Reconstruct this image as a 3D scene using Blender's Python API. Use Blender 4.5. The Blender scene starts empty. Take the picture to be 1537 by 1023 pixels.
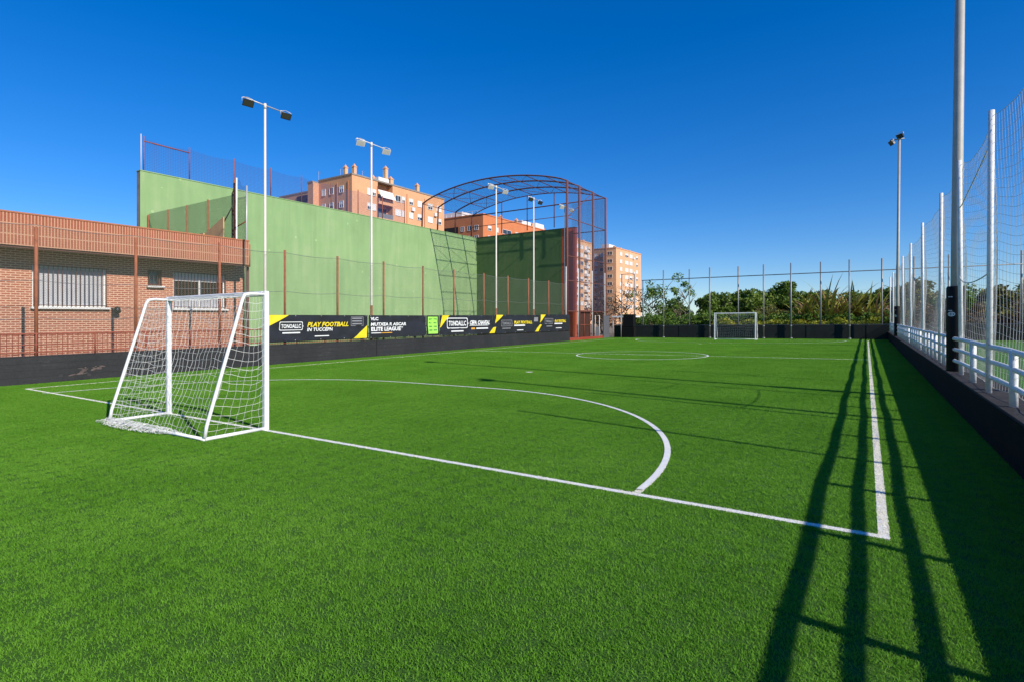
import bpy, math, random
from mathutils import Vector, noise, Matrix
random.seed(7)
R=random.Random(11)
sc=bpy.context.scene; COL=sc.collection
GX,GY=0.00826,0.00527           # the ground rises gently to the right and away
TH=math.atan(531.5/834)         # camera heading, left of the touchline
def gz(x,y): return GX*x+GY*y

# ------------------------------------------------------------------ materials
def new_mat(name):
    m=bpy.data.materials.new(name); m.use_nodes=True
    nt=m.node_tree; nt.nodes.clear()
    out=nt.nodes.new('ShaderNodeOutputMaterial')
    return m,nt,out
class N:
    def __init__(s,nt): s.nt=nt
    def node(s,t,**k):
        n=s.nt.nodes.new(t)
        for a,b in k.items(): setattr(n,a,b)
        return n
    def put(s,sock,v):
        if hasattr(v,'is_linked') or isinstance(v,bpy.types.NodeSocket): s.nt.links.new(v,sock)
        else: sock.default_value=v
    def m(s,op,a,b=None,c=None):
        n=s.node('ShaderNodeMath',operation=op)
        s.put(n.inputs[0],a)
        if b is not None: s.put(n.inputs[1],b)
        if c is not None: s.put(n.inputs[2],c)
        return n.outputs[0]
    def pos(s):
        g=s.node('ShaderNodeNewGeometry'); return g.outputs['Position']
    def obj(s):
        return s.node('ShaderNodeTexCoord').outputs['Object']
    def sep(s,v):
        n=s.node('ShaderNodeSeparateXYZ'); s.put(n.inputs[0],v); return n.outputs
    def comb(s,x,y,z):
        n=s.node('ShaderNodeCombineXYZ')
        for i,v in enumerate((x,y,z)): s.put(n.inputs[i],v)
        return n.outputs[0]
    def noise(s,vec,scale,detail=3,rough=.55):
        n=s.node('ShaderNodeTexNoise'); s.put(n.inputs['Vector'],vec)
        n.inputs['Scale'].default_value=scale; n.inputs['Detail'].default_value=detail; n.inputs['Roughness'].default_value=rough
        return n.outputs['Fac']
    def ramp(s,fac,stops):
        n=s.node('ShaderNodeValToRGB'); s.put(n.inputs[0],fac)
        el=n.color_ramp.elements
        while len(el)<len(stops): el.new(.5)
        for e,(p,c) in zip(el,stops): e.position=p; e.color=(*c,1) if len(c)==3 else c
        return n.outputs[0]
    def mix(s,fac,a,b,blend='MIX'):
        n=s.node('ShaderNodeMix',data_type='RGBA',blend_type=blend)
        s.put(n.inputs[0],fac)
        for i,v in ((6,a),(7,b)):
            if isinstance(v,tuple): n.inputs[i].default_value=(*v,1)
            else: s.put(n.inputs[i],v)
        return n.outputs[2]
    def bump(s,h,strength=.4,dist=.02):
        n=s.node('ShaderNodeBump'); n.inputs['Strength'].default_value=strength; n.inputs['Distance'].default_value=dist
        s.put(n.inputs['Height'],h); return n.outputs[0]
    def bsdf(s,color,rough=.7,metal=0,normal=None,spec=.4):
        n=s.node('ShaderNodeBsdfPrincipled')
        if isinstance(color,tuple): n.inputs['Base Color'].default_value=(*color,1)
        else: s.put(n.inputs['Base Color'],color)
        s.put(n.inputs['Roughness'],rough); n.inputs['Metallic'].default_value=metal
        n.inputs['Specular IOR Level'].default_value=spec
        if normal is not None: s.put(n.inputs['Normal'],normal)
        return n.outputs[0]
def sc3(c,k): return tuple(min(1,v*k) for v in c)
def plain(name,c,rough=.6,metal=0,var=.18,scale=3,bump=.15,dirt=None,spec=.4):
    m,nt,out=new_mat(name); n=N(nt); p=n.obj()
    f=n.noise(p,scale,5); f2=n.noise(p,scale*9,3)
    ff=n.m('ADD',n.m('MULTIPLY',f,.65),n.m('MULTIPLY',f2,.35))
    col=n.ramp(ff,[(.3,sc3(c,1-var)),(.7,sc3(c,1+var))])
    if dirt:
        g=n.noise(p,scale*1.7,6,.65)
        col=n.mix(n.ramp(g,[(.52,(0,0,0)),(.68,(.8,.8,.8))]),col,dirt)
    rr=n.m('ADD',n.m('MULTIPLY',f2,.2),rough-.1)
    nt.links.new(n.bsdf(col,rr,metal,n.bump(f2,bump,.01),spec),out.inputs[0]); return m
def rust_mat(name,c,r):
    return plain(name,c,.75,0,.25,6,.3,dirt=r)
def brick_mat(name,soldier=False,axis='y'):
    m,nt,out=new_mat(name); n=N(nt); p=n.sep(n.pos())
    a,b=(p[1],p[2])
    b=n.m('SUBTRACT',b,n.m('MULTIPLY',p[1],GY))
    if axis=='x': a=p[0]
    v=n.comb(b,a,0.0) if soldier else n.comb(a,b,0.0)
    t=n.node('ShaderNodeTexBrick'); n.put(t.inputs['Vector'],v)
    t.offset=0 if soldier else .5
    t.inputs['Color1'].default_value=(.36,.098,.052,1) if not soldier else (.30,.085,.045,1); t.inputs['Color2'].default_value=(.22,.056,.032,1)
    t.inputs['Mortar'].default_value=(.68,.46,.33,1) if not soldier else (.56,.34,.22,1)
    t.inputs['Scale'].default_value=1; t.inputs['Mortar Size'].default_value=.019 if not soldier else .018
    t.inputs['Brick Width'].default_value=.34 if soldier else .25; t.inputs['Row Height'].default_value=.088 if soldier else .078
    t.inputs['Mortar Smooth'].default_value=.2; t.inputs['Bias'].default_value=-.1
    big=n.noise(n.pos(),.8,4)
    col=n.mix(n.m('MULTIPLY',n.m('SUBTRACT',big,.35),.45),t.outputs['Color'],(.42,.15,.08))
    fine=n.noise(n.pos(),26,3)
    col=n.mix(.25,col,n.ramp(fine,[(.3,(.26,.06,.03)),(.7,(.62,.22,.10))]))
    h=n.m('SUBTRACT',1.0,t.outputs['Fac'])
    nt.links.new(n.bsdf(col,.85,0,n.bump(h,.6,.012)),out.inputs[0]); return m
def net_mat(name,color,cell,w,diamond=True,rough=.7):
    m,nt,out=new_mat(name); n=N(nt)
    uv=n.node('ShaderNodeUVMap').outputs[0]; s=n.sep(uv)
    if diamond: a=n.m('ADD',s[0],s[1]); b=n.m('SUBTRACT',s[0],s[1])
    else: a,b=s[0],s[1]
    fa=n.m('LESS_THAN',n.m('FRACT',n.m('ADD',n.m('DIVIDE',a,cell),500.)),w)
    fb=n.m('LESS_THAN',n.m('FRACT',n.m('ADD',n.m('DIVIDE',b,cell),500.)),w)
    f=n.m('MAXIMUM',fa,fb)
    tr=n.node('ShaderNodeBsdfTransparent').outputs[0]
    mx=n.node('ShaderNodeMixShader'); n.put(mx.inputs[0],f); nt.links.new(tr,mx.inputs[1]); nt.links.new(n.bsdf(color,rough),mx.inputs[2])
    nt.links.new(mx.outputs[0],out.inputs[0]); return m
def leaf_mat(name,stops,scale=.9,trans=.28):
    m,nt,out=new_mat(name); n=N(nt); p=n.pos()
    f=n.m('ADD',n.m('MULTIPLY',n.noise(p,scale,2),.5),n.m('MULTIPLY',n.noise(p,11,2),.5))
    col=n.ramp(f,stops)
    d=n.bsdf(col,.55,0,None,.35)
    t=n.node('ShaderNodeBsdfTranslucent'); n.put(t.inputs[0],col)
    mx=n.node('ShaderNodeMixShader'); mx.inputs[0].default_value=trans
    nt.links.new(d,mx.inputs[1]); nt.links.new(t.outputs[0],mx.inputs[2]); nt.links.new(mx.outputs[0],out.inputs[0]); return m
HW=.038
def turf_nodes(n):
    s=n.sep(n.pos()); x,y=s[0],s[1]
    wob=n.m('MULTIPLY',n.m('SUBTRACT',n.noise(n.pos(),22,1),.5),.022)
    def near(v,t=HW): return n.m('LESS_THAN',n.m('ADD',n.m('ABSOLUTE',v),wob),t)
    def AND(a,b): return n.m('MULTIPLY',a,b)
    xa=n.m('ABSOLUTE',n.m('ADD',x,9.34))
    ins_x=n.m('LESS_THAN',xa,9.49)
    ins_y=n.m('LESS_THAN',n.m('ABSOLUTE',n.m('SUBTRACT',y,25.7)),20.65)
    g1=n.m('SUBTRACT',n.m('ADD',y,n.m('MULTIPLY',x,.022)),5.10)
    touch=AND(near(n.m('SUBTRACT',xa,9.455)),AND(ins_y,n.m('GREATER_THAN',g1,-HW)))
    half=near(n.m('SUBTRACT',n.m('SUBTRACT',y,26.1),n.m('MULTIPLY',x,.04)))
    rows=n.m('MAXIMUM',near(g1),n.m('MAXIMUM',half,near(n.m('SUBTRACT',y,46.3))))
    rows=AND(rows,ins_x)
    def ln(a,b): return n.m('SQRT',n.m('ADD',n.m('MULTIPLY',a,a),n.m('MULTIPLY',b,b)))
    circ=near(n.m('SUBTRACT',ln(n.m('ADD',x,8.98),n.m('SUBTRACT',y,25.4)),3.0))
    p=n.m('MAXIMUM',n.m('SUBTRACT',n.m('ABSOLUTE',n.m('ADD',x,9.46)),1.48),0.0)
    d1=AND(near(n.m('SUBTRACT',ln(p,n.m('SUBTRACT',y,5.30)),6.1)),n.m('GREATER_THAN',g1,0.0))
    p2=n.m('MAXIMUM',n.m('SUBTRACT',n.m('ABSOLUTE',n.m('ADD',x,8.8)),1.5),0.0)
    d2=AND(near(n.m('SUBTRACT',ln(p2,n.m('SUBTRACT',y,46.3)),6.1)),n.m('LESS_THAN',y,46.3))
    sp=n.m('LESS_THAN',ln(n.m('ADD',x,9.3),n.m('SUBTRACT',y,15.65)),.12)
    sp2=n.m('LESS_THAN',ln(n.m('ADD',x,9.4),n.m('SUBTRACT',y,38.2)),.12)
    out=touch
    for k in (rows,circ,d1,d2,sp,sp2): out=n.m('MAXIMUM',out,k)
    return out
GRASS=[(.25,(.084,.212,.017)),(.5,(.163,.388,.033)),(.78,(.30,.55,.072))]
def turf_mat(name,lines=True,stops=GRASS,bump=False):
    m,nt,out=new_mat(name); n=N(nt); p=n.pos()
    f=n.m('ADD',n.m('MULTIPLY',n.noise(p,.6,4),.38),n.m('ADD',n.m('MULTIPLY',n.noise(p,9,2),.24),n.m('MULTIPLY',n.noise(p,130,1),.42)))
    col=n.ramp(f,stops)
    if lines: col=n.mix(turf_nodes(n),col,(.94,.90,.77))
    nor=n.bump(n.noise(p,90,3),1,.02) if bump else None
    b=n.bsdf(col,.62,0,nor,.12)
    if bump: nt.links.new(b,out.inputs[0]); return m
    t=n.node('ShaderNodeBsdfTranslucent'); n.put(t.inputs[0],col)
    mx=n.node('ShaderNodeMixShader'); mx.inputs[0].default_value=.42
    nt.links.new(b,mx.inputs[1]); nt.links.new(t.outputs[0],mx.inputs[2]); nt.links.new(mx.outputs[0],out.inputs[0]); return m
def plaster_mat(name,c,c2,streak=1.0):
    m,nt,out=new_mat(name); n=N(nt); p=n.pos(); s=n.sep(p)
    big=n.noise(p,.35,5,.6)
    st=n.noise(n.comb(n.m('MULTIPLY',s[0],2.2),n.m('MULTIPLY',s[1],2.2),n.m('MULTIPLY',s[2],.22)),1.0,5,.6)
    fine=n.noise(p,14,4)
    f=n.m('ADD',n.m('MULTIPLY',big,.45),n.m('ADD',n.m('MULTIPLY',st,.4*streak),n.m('MULTIPLY',fine,.15)))
    col=n.ramp(f,[(.34,sc3(c,.84)),(.5,c),(.66,c2)])
    patch=n.noise(p,1.7,6,.7)
    col=n.mix(n.ramp(patch,[(.64,(0,0,0)),(.74,(.5,.5,.5))]),col,sc3(c2,1.12))
    drip=n.noise(n.comb(n.m('MULTIPLY',s[0],3.4),n.m('MULTIPLY',s[1],3.4),n.m('MULTIPLY',s[2],.10)),1.0,4,.7)
    col=n.mix(n.ramp(drip,[(.58,(0,0,0)),(.72,(.22,.22,.22))]),col,sc3(c,.55))
    vo=n.node('ShaderNodeTexVoronoi'); n.put(vo.inputs['Vector'],p); vo.inputs['Scale'].default_value=.9
    spot=n.m('MULTIPLY',n.m('LESS_THAN',n.m('ADD',vo.outputs['Distance'],n.m('MULTIPLY',n.noise(p,9,3),.10)),.13),.35)
    col=n.mix(spot,col,sc3(c2,1.5))
    nt.links.new(n.bsdf(col,.9,0,n.bump(fine,.35,.01),.2),out.inputs[0]); return m
def board_mat(name,c,scuff):
    m,nt,out=new_mat(name); n=N(nt); p=n.pos(); s=n.sep(p)
    f=n.m('ADD',n.m('MULTIPLY',n.noise(p,.9,5,.65),.6),n.m('MULTIPLY',n.noise(p,13,3),.4))
    col=n.ramp(f,[(.32,sc3(c,.7)),(.68,sc3(c,1.35))])
    z=n.m('SUBTRACT',s[2],n.m('ADD',n.m('MULTIPLY',s[1],GY),n.m('MULTIPLY',s[0],GX)))
    line=n.m('LESS_THAN',n.m('FRACT',n.m('MULTIPLY',z,5.2)),.07)
    col=n.mix(n.m('MULTIPLY',line,.55),col,sc3(c,.3))
    vo=n.node('ShaderNodeTexVoronoi'); n.put(vo.inputs['Vector'],p); vo.inputs['Scale'].default_value=1.9
    ringd=n.m('ADD',vo.outputs['Distance'],n.m('MULTIPLY',n.noise(p,17,3),.14))
    spot=n.m('MULTIPLY',n.m('LESS_THAN',ringd,.17),n.noise(p,4,2))
    col=n.mix(n.m('MULTIPLY',spot,.6),col,scuff)
    drag=n.noise(n.comb(n.m('MULTIPLY',s[0],1.0),n.m('MULTIPLY',s[1],1.0),n.m('MULTIPLY',s[2],7.)),1.6,5,.7)
    col=n.mix(n.ramp(drag,[(.60,(0,0,0)),(.72,(.5,.5,.5))]),col,scuff)
    nt.links.new(n.bsdf(col,.66,0,n.bump(n.m('SUBTRACT',f,n.m('MULTIPLY',line,.6)),.3,.01),.3),out.inputs[0]); return m
def apt_mat(name,c):
    m,nt,out=new_mat(name); n=N(nt); p=n.pos(); s=n.sep(p)
    row=n.m('FRACT',n.m('MULTIPLY',s[2],3.3))
    f=n.m('ADD',n.m('MULTIPLY',n.noise(p,.25,4),.6),n.m('MULTIPLY',n.noise(p,2.5,4),.4))
    col=n.ramp(f,[(.3,sc3(c,.86)),(.7,sc3(c,1.12))])
    col=n.mix(n.m('MULTIPLY',n.m('LESS_THAN',row,.18),.14),col,sc3(c,.6))
    nt.links.new(n.bsdf(col,.9,0,None,.2),out.inputs[0]); return m

M={}
M['white']=plain('white_paint',(.80,.80,.78),.38,0,.06,5,.05)
M['white_old']=plain('weathered_white_paint',(.74,.74,.73),.5,0,.10,9,.2,dirt=(.55,.52,.46))
M['cord']=plain('white_cord',(.78,.77,.72),.8,0,.08,20,0)
M['net_cord']=plain('cream_cord',(.66,.62,.56),.85,0,.15,6,0)
M['galv']=plain('galvanised_steel',(.55,.53,.50),.45,.35,.12,6,.1)
M['galv_dark']=plain('dull_steel',(.25,.26,.26),.5,.4,.15,6,.1,dirt=(.28,.17,.10))
M['pole_grey']=plain('grey_pole_steel',(.40,.38,.34),.6,.1,.12,6,.1)
M['pole_cream']=plain('cream_pole_paint',(.70,.64,.54),.5,0,.08,4,.1)
M['rust']=rust_mat('rusty_steel',(.30,.105,.050),(.17,.06,.035))
M['rust_red']=rust_mat('red_oxide_paint',(.27,.075,.042),(.17,.06,.04))
M['cage_post']=rust_mat('cage_post_steel',(.17,.058,.042),(.10,.045,.035))
M['cage']=rust_mat('cage_steel',(.13,.050,.042),(.08,.04,.04))
M['black_wall']=board_mat('black_painted_wall',(.026,.026,.027),(.075,.070,.066))
M['black_wall2']=plain('black_painted_wall_worn',(.006,.006,.0055),.85,0,.25,1.5,.4,dirt=(.011,.011,.010),spec=.12)
M['ledge']=plain('worn_black_ledge',(.040,.037,.037),.9,0,.2,3,.5,dirt=(.065,.06,.06),spec=.15)
M['black']=plain('black_vinyl',(.007,.007,.007),.6,0,.2,4,.1,spec=.2)
M['banner']=plain('black_banner_vinyl',(.022,.022,.026),.42,0,.2,2,.1)
M['yellow']=plain('yellow_print',(.80,.62,.02),.5,0,.05,6,0)
M['print']=plain('white_print',(.78,.78,.76),.5,0,.05,6,0)
M['orange']=plain('orange_print',(.75,.38,.05),.5,0,.05,6,0)
M['grey_print']=plain('grey_print',(.24,.24,.25),.6,0,.1,12,0)
M['lime']=plain('lime_poster',(.35,.72,.10),.6,0,.1,5,0)
M['lime_dark']=plain('green_print',(.06,.25,.05),.6,0,.1,5,0)
M['brick']=brick_mat('red_brick'); M['brick_s']=brick_mat('soldier_brick',True); M['brick_x']=brick_mat('red_brick_side',False,'x')
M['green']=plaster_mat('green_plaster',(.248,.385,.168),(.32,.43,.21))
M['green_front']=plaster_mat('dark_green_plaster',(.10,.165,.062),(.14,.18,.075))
M['red_plaster']=plaster_mat('red_plaster',(.52,.10,.045),(.56,.14,.06))
M['kerb_red']=plaster_mat('red_kerb_paint',(.27,.050,.028),(.31,.075,.045))
M['conc']=plain('grey_concrete',(.30,.28,.25),.9,0,.2,1.5,.4,dirt=(.2,.18,.15))
M['grit']=plain('brown_earth',(.22,.17,.115),.95,0,.25,.7,.5,dirt=(.12,.11,.06))
M['roof']=plain('grey_roof',(.28,.24,.2),.9,0,.2,1,.3)
M['aptA']=apt_mat('salmon_brick',(.70,.36,.19)); M['aptB']=apt_mat('orange_brick',(.58,.20,.085)); M['aptC']=apt_mat('peach_brick',(.70,.41,.23))
M['glass']=plain('dark_window_glass',(.035,.045,.06),.12,0,.3,2,0,spec=.6)
M['shutter']=plain('pale_roller_shutter',(.74,.72,.70),.6,0,.06,3,.1)
M['sill']=plain('white_sill',(.72,.70,.66),.6,0,.1,4,.1)
M['blind']=plain('grey_blind',(.52,.52,.55),.7,0,.1,3,.1)
M['dark_in']=plain('dark_interior',(.02,.016,.014),.8,0,.3,3,0)
M['bars']=rust_mat('window_bar_paint',(.12,.05,.04),(.2,.08,.05))
M['lamp_dark']=plain('black_lamp_housing',(.02,.02,.02),.4,0,.2,5,.1)
M['lamp_white']=plain('white_lamp_housing',(.72,.71,.68),.4,0,.08,5,.1)
M['lamp_glass']=plain('lamp_glass',(.05,.05,.04),.15,0,.2,5,0,spec=.7)
M['lamp_pale']=plain('pale_lamp_glass',(.55,.54,.50),.2,0,.15,6,0,spec=.6)
M['tan']=plain('tan_board',(.50,.33,.15),.8,0,.15,2,.2)
M['brown_door']=plain('brown_metal_door',(.055,.022,.013),.6,0,.25,3,.2)
M['grey_panel']=plain('grey_panel',(.10,.10,.11),.6,0,.15,3,.1)
M['screen']=plain('black_windbreak_fabric',(.012,.016,.014),.85,0,.3,1.2,.3,dirt=(.022,.026,.022))
M['clay']=plain('clay_pipe',(.40,.15,.07),.7,0,.15,4,.2)
M['trunk']=plain('tree_bark',(.20,.155,.11),.9,0,.3,5,.6)
M['chain']=net_mat('chain_link',(.16,.19,.13),.07,.075)
M['chain_far']=net_mat('chain_link_far',(.06,.06,.07),.08,.035)
M['shade']=net_mat('green_shade_net',(.045,.10,.045),.06,.30)
M['blue_net']=net_mat('blue_net',(.045,.055,.17),.10,.13,False)
M['cage_net']=net_mat('cage_net',(.05,.045,.085),.10,.12,False)
M['turf_base']=turf_mat('turf_base',True,[(.2,(.03,.085,.010)),(.8,(.09,.20,.025))],True)
M['turf']=turf_mat('artificial_turf')
M['line']=plain('line_paint',(.74,.74,.72),.8,0,.08,9,.2)
M['field']=turf_mat('neighbouring_grass',False,[(.25,(.05,.13,.02)),(.5,(.08,.19,.03)),(.8,(.15,.26,.05))],True)
M['leaf_dark']=leaf_mat('dark_pine_foliage',[(.3,(.038,.090,.010)),(.5,(.115,.195,.022)),(.72,(.25,.31,.040))])
M['leaf_mid']=leaf_mat('mid_green_foliage',[(.3,(.05,.115,.014)),(.5,(.115,.215,.026)),(.72,(.23,.29,.045))])
M['leaf_olive']=leaf_mat('olive_foliage',[(.3,(.09,.10,.022)),(.5,(.18,.18,.04)),(.72,(.30,.25,.07))])
M['leaf_yellow']=leaf_mat('yellow_flowering_foliage',[(.3,(.10,.17,.015)),(.5,(.28,.30,.02)),(.7,(.58,.48,.03))])
M['leaf_brown']=leaf_mat('dry_brown_foliage',[(.3,(.09,.055,.025)),(.5,(.17,.10,.05)),(.72,(.30,.19,.10))])
M['leaf_sword']=leaf_mat('sword_leaf',[(.3,(.08,.125,.018)),(.5,(.26,.27,.04)),(.72,(.50,.41,.075))],1.2,.2)
M['leaf_sword_dry']=leaf_mat('dry_sword_leaf',[(.3,(.13,.08,.03)),(.6,(.32,.19,.07)),(.8,(.48,.30,.14))],1.2,.2)

# ------------------------------------------------------------------ mesh builder
class MB:
    """Collects shapes in place coordinates (x right, y along the pitch, z above local ground)."""
    def __init__(s): s.v=[]; s.f=[]; s.sm=[]; s.uv={}
    def add(s,vs,fs,smooth=False,uvs=None):
        o=len(s.v); s.v+=[tuple(p) for p in vs]
        for i,f in enumerate(fs):
            if uvs: s.uv[len(s.f)]=uvs[i]
            s.f.append(tuple(o+k for k in f)); s.sm.append(smooth)
        return s
    def box(s,x0,x1,y0,y1,z0,z1):
        v=[(x,y,z) for z in (z0,z1) for y in (y0,y1) for x in (x0,x1)]
        return s.add(v,[(0,2,3,1),(4,5,7,6),(0,1,5,4),(2,6,7,3),(0,4,6,2),(1,3,7,5)])
    def bbox(s,x0,x1,y0,y1,z0,z1,b=.01):
        # box with chamfered edges
        x0,x1=sorted((x0,x1)); y0,y1=sorted((y0,y1)); z0,z1=sorted((z0,z1))
        vs=[];idx={}
        for cx in (0,1):
            for cy in (0,1):
                for cz in (0,1):
                    P=((x0,x1)[cx],(y0,y1)[cy],(z0,z1)[cz]); S=(1-2*cx,1-2*cy,1-2*cz)
                    for a in range(3):
                        q=list(P)
                        for k in range(3):
                            if k!=a: q[k]+=S[k]*b
                        idx[(cx,cy,cz,a)]=len(vs); vs.append(q)
        fs=[]
        for a in range(3):
            o=[k for k in range(3) if k!=a]
            for c in (0,1):
                ring=[]
                for (i,j) in ((0,0),(1,0),(1,1),(0,1)):
                    k=[0,0,0]; k[a]=c; k[o[0]]=i; k[o[1]]=j
                    ring.append(idx[(*k,a)])
                fs.append(ring)
        for e in range(3):
            o=[k for k in range(3) if k!=e]
            for i in (0,1):
                for j in (0,1):
                    k0=[0,0,0];k0[o[0]]=i;k0[o[1]]=j;k1=list(k0);k1[e]=1
                    fs.append([idx[(*k0,o[0])],idx[(*k0,o[1])],idx[(*k1,o[1])],idx[(*k1,o[0])]])
        for cx in (0,1):
            for cy in (0,1):
                for cz in (0,1): fs.append([idx[(cx,cy,cz,a)] for a in range(3)])
        return s.add(vs,fs)
    def tube(s,pts,r,n=8,cap=True):
        pts=[Vector(p) for p in pts]; vs=[];fs=[]
        rs=r if isinstance(r,(list,tuple)) else [r]*len(pts)
        u=None
        for i,p in enumerate(pts):
            d=(pts[min(i+1,len(pts)-1)]-pts[max(i-1,0)])
            if d.length<1e-9: d=Vector((0,0,1))
            d.normalize()
            if u is None:
                u=d.cross(Vector((0,0,1)) if abs(d.z)<.9 else Vector((1,0,0))); u.normalize()
            else:
                u=u-d*u.dot(d)
                if u.length<1e-6: u=d.orthogonal()
                u.normalize()
            w=d.cross(u)
            for k in range(n):
                a=2*math.pi*k/n; vs.append(p+(u*math.cos(a)+w*math.sin(a))*rs[i])
        for i in range(len(pts)-1):
            for k in range(n):
                fs.append((i*n+k,i*n+(k+1)%n,(i+1)*n+(k+1)%n,(i+1)*n+k))
        s.add(vs,fs,n>4)
        if cap and n>3:
            o=len(s.v)-len(vs); s.f.append(tuple(o+k for k in range(n-1,-1,-1))); s.sm.append(False)
            s.f.append(tuple(o+(len(pts)-1)*n+k for k in range(n))); s.sm.append(False)
        return s
    def sheet(s,fn,nu,nv,uvf=None):
        vs=[fn(i/nu,j/nv) for j in range(nv+1) for i in range(nu+1)]
        fs=[];uvs=[]
        for j in range(nv):
            for i in range(nu):
                q=(j*(nu+1)+i,j*(nu+1)+i+1,(j+1)*(nu+1)+i+1,(j+1)*(nu+1)+i); fs.append(q)
                if uvf: uvs.append([uvf(a/nu,b/nv) for a,b in ((i,j),(i+1,j),(i+1,j+1),(i,j+1))])
        return s.add(vs,fs,True,uvs or None)
    def build(s,name,mat,parent=None,shear=True):
        me=bpy.data.meshes.new(name)
        root=parent
        while root is not None and root.parent is not None: root=root.parent
        ox,oy,oz=root.location if root is not None else (0,0,0)
        V=[(x-ox,y-oy,z+(gz(x,y) if shear else 0)-oz) for x,y,z in s.v]
        me.from_pydata(V,[],s.f); me.update()
        me.polygons.foreach_set('use_smooth',s.sm)
        if s.uv:
            l=me.uv_layers.new(name='UVMap')
            for pi,uvs in s.uv.items():
                for li,c in zip(me.polygons[pi].loop_indices,uvs): l.data[li].uv=c
        me.materials.append(M[mat] if isinstance(mat,str) else mat)
        o=bpy.data.objects.new(name,me); COL.objects.link(o)
        if parent is not None: o.parent=parent
        return o
def thing(name,label,cat,loc,group=None):
    o=bpy.data.objects.new(name,None); COL.objects.link(o)
    o.location=(loc[0],loc[1],gz(loc[0],loc[1])+(loc[2] if len(loc)>2 else 0)); o.empty_display_size=.3
    o['label']=label; o['category']=cat
    if group: o['group']=group
    bpy.context.view_layer.update()
    return o
def tag(o,label,cat,group=None):
    o['label']=label; o['category']=cat
    if group: o['group']=group
    return o
def struct(o): o['kind']='structure'; return o
def kids(o): return [c for c in bpy.data.objects if c.parent is o]
def copy_tree(o,parent=None):
    ch=kids(o); c=o.copy(); COL.objects.link(c)
    if parent is not None: c.parent=parent
    for k in ch: copy_tree(k,c)
    return c
def place(o,x,y,rz=0,s=1,label=None,z=0):
    o.location=(x,y,gz(x,y)+z); o.rotation_euler=(0,0,rz); o.scale=(s,s,s)
    if label: o['label']=label
    return o
def grid_sheet(x0,x1,y0,y1,z,nx=1,ny=1):
    b=MB(); b.sheet(lambda u,v:(x0+(x1-x0)*u,y0+(y1-y0)*v,z),nx,ny); return b

# ------------------------------------------------------------------ ground
struct(grid_sheet(-900,1200,-300,1800,-.03,8,8).build('ground','grit'))
struct(grid_sheet(-20.6,1.40,-9,50.0,0,4,8).build('sports_pitch','turf_base'))
struct(grid_sheet(1.9,70,-20,50.0,0,4,8).build('neighbouring_pitch','field'))
def ribbon(pts,w=.075,z=.004):
    b=MB(); vs=[];n=len(pts)
    for i,p in enumerate(pts):
        a=Vector(pts[max(0,i-1)]);c=Vector(pts[min(n-1,i+1)]); d=(c-a).normalized(); q=Vector((-d.y,d.x))*w/2
        vs+=[(p[0]+q.x,p[1]+q.y,z),(p[0]-q.x,p[1]-q.y,z)]
    b.add(vs,[(2*i,2*i+1,2*i+3,2*i+2) for i in range(n-1)]); return b
def arc(cx,cy,r,a0,a1,n=40): return [(cx+r*math.cos(a0+(a1-a0)*i/n),cy+r*math.sin(a0+(a1-a0)*i/n)) for i in range(n+1)]
PI=math.pi
marks=[('touchline',[(.115,5.06),(.115,46.34)],.004),('touchline',[(-18.795,5.5),(-18.795,46.34)],.004),
 ('goal_line',[(-18.83,5.514),(.15,5.097)],.008),('goal_line',[(-18.83,46.3),(.15,46.3)],.008),
 ('halfway_line',[(-18.83,25.347),(.15,26.106)],.008),('centre_circle',arc(-8.98,25.4,3,0,2*PI,64),.012),
 ('penalty_area_line',arc(-7.98,5.3,6.1,0,PI/2)+arc(-10.94,5.3,6.1,PI/2,PI),.012),
 ('penalty_area_line',arc(-7.3,46.3,6.1,0,-PI/2)+arc(-10.3,46.3,6.1,-PI/2,-PI),.012)]
for nm,p,z in marks: struct(ribbon(p,.075,z).build(nm,'line'))
for c in ((-9.3,15.65),(-9.4,38.2)): struct(ribbon(arc(*c,.06,0,2*PI,20),.12,.004).build('penalty_spot','line'))

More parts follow.
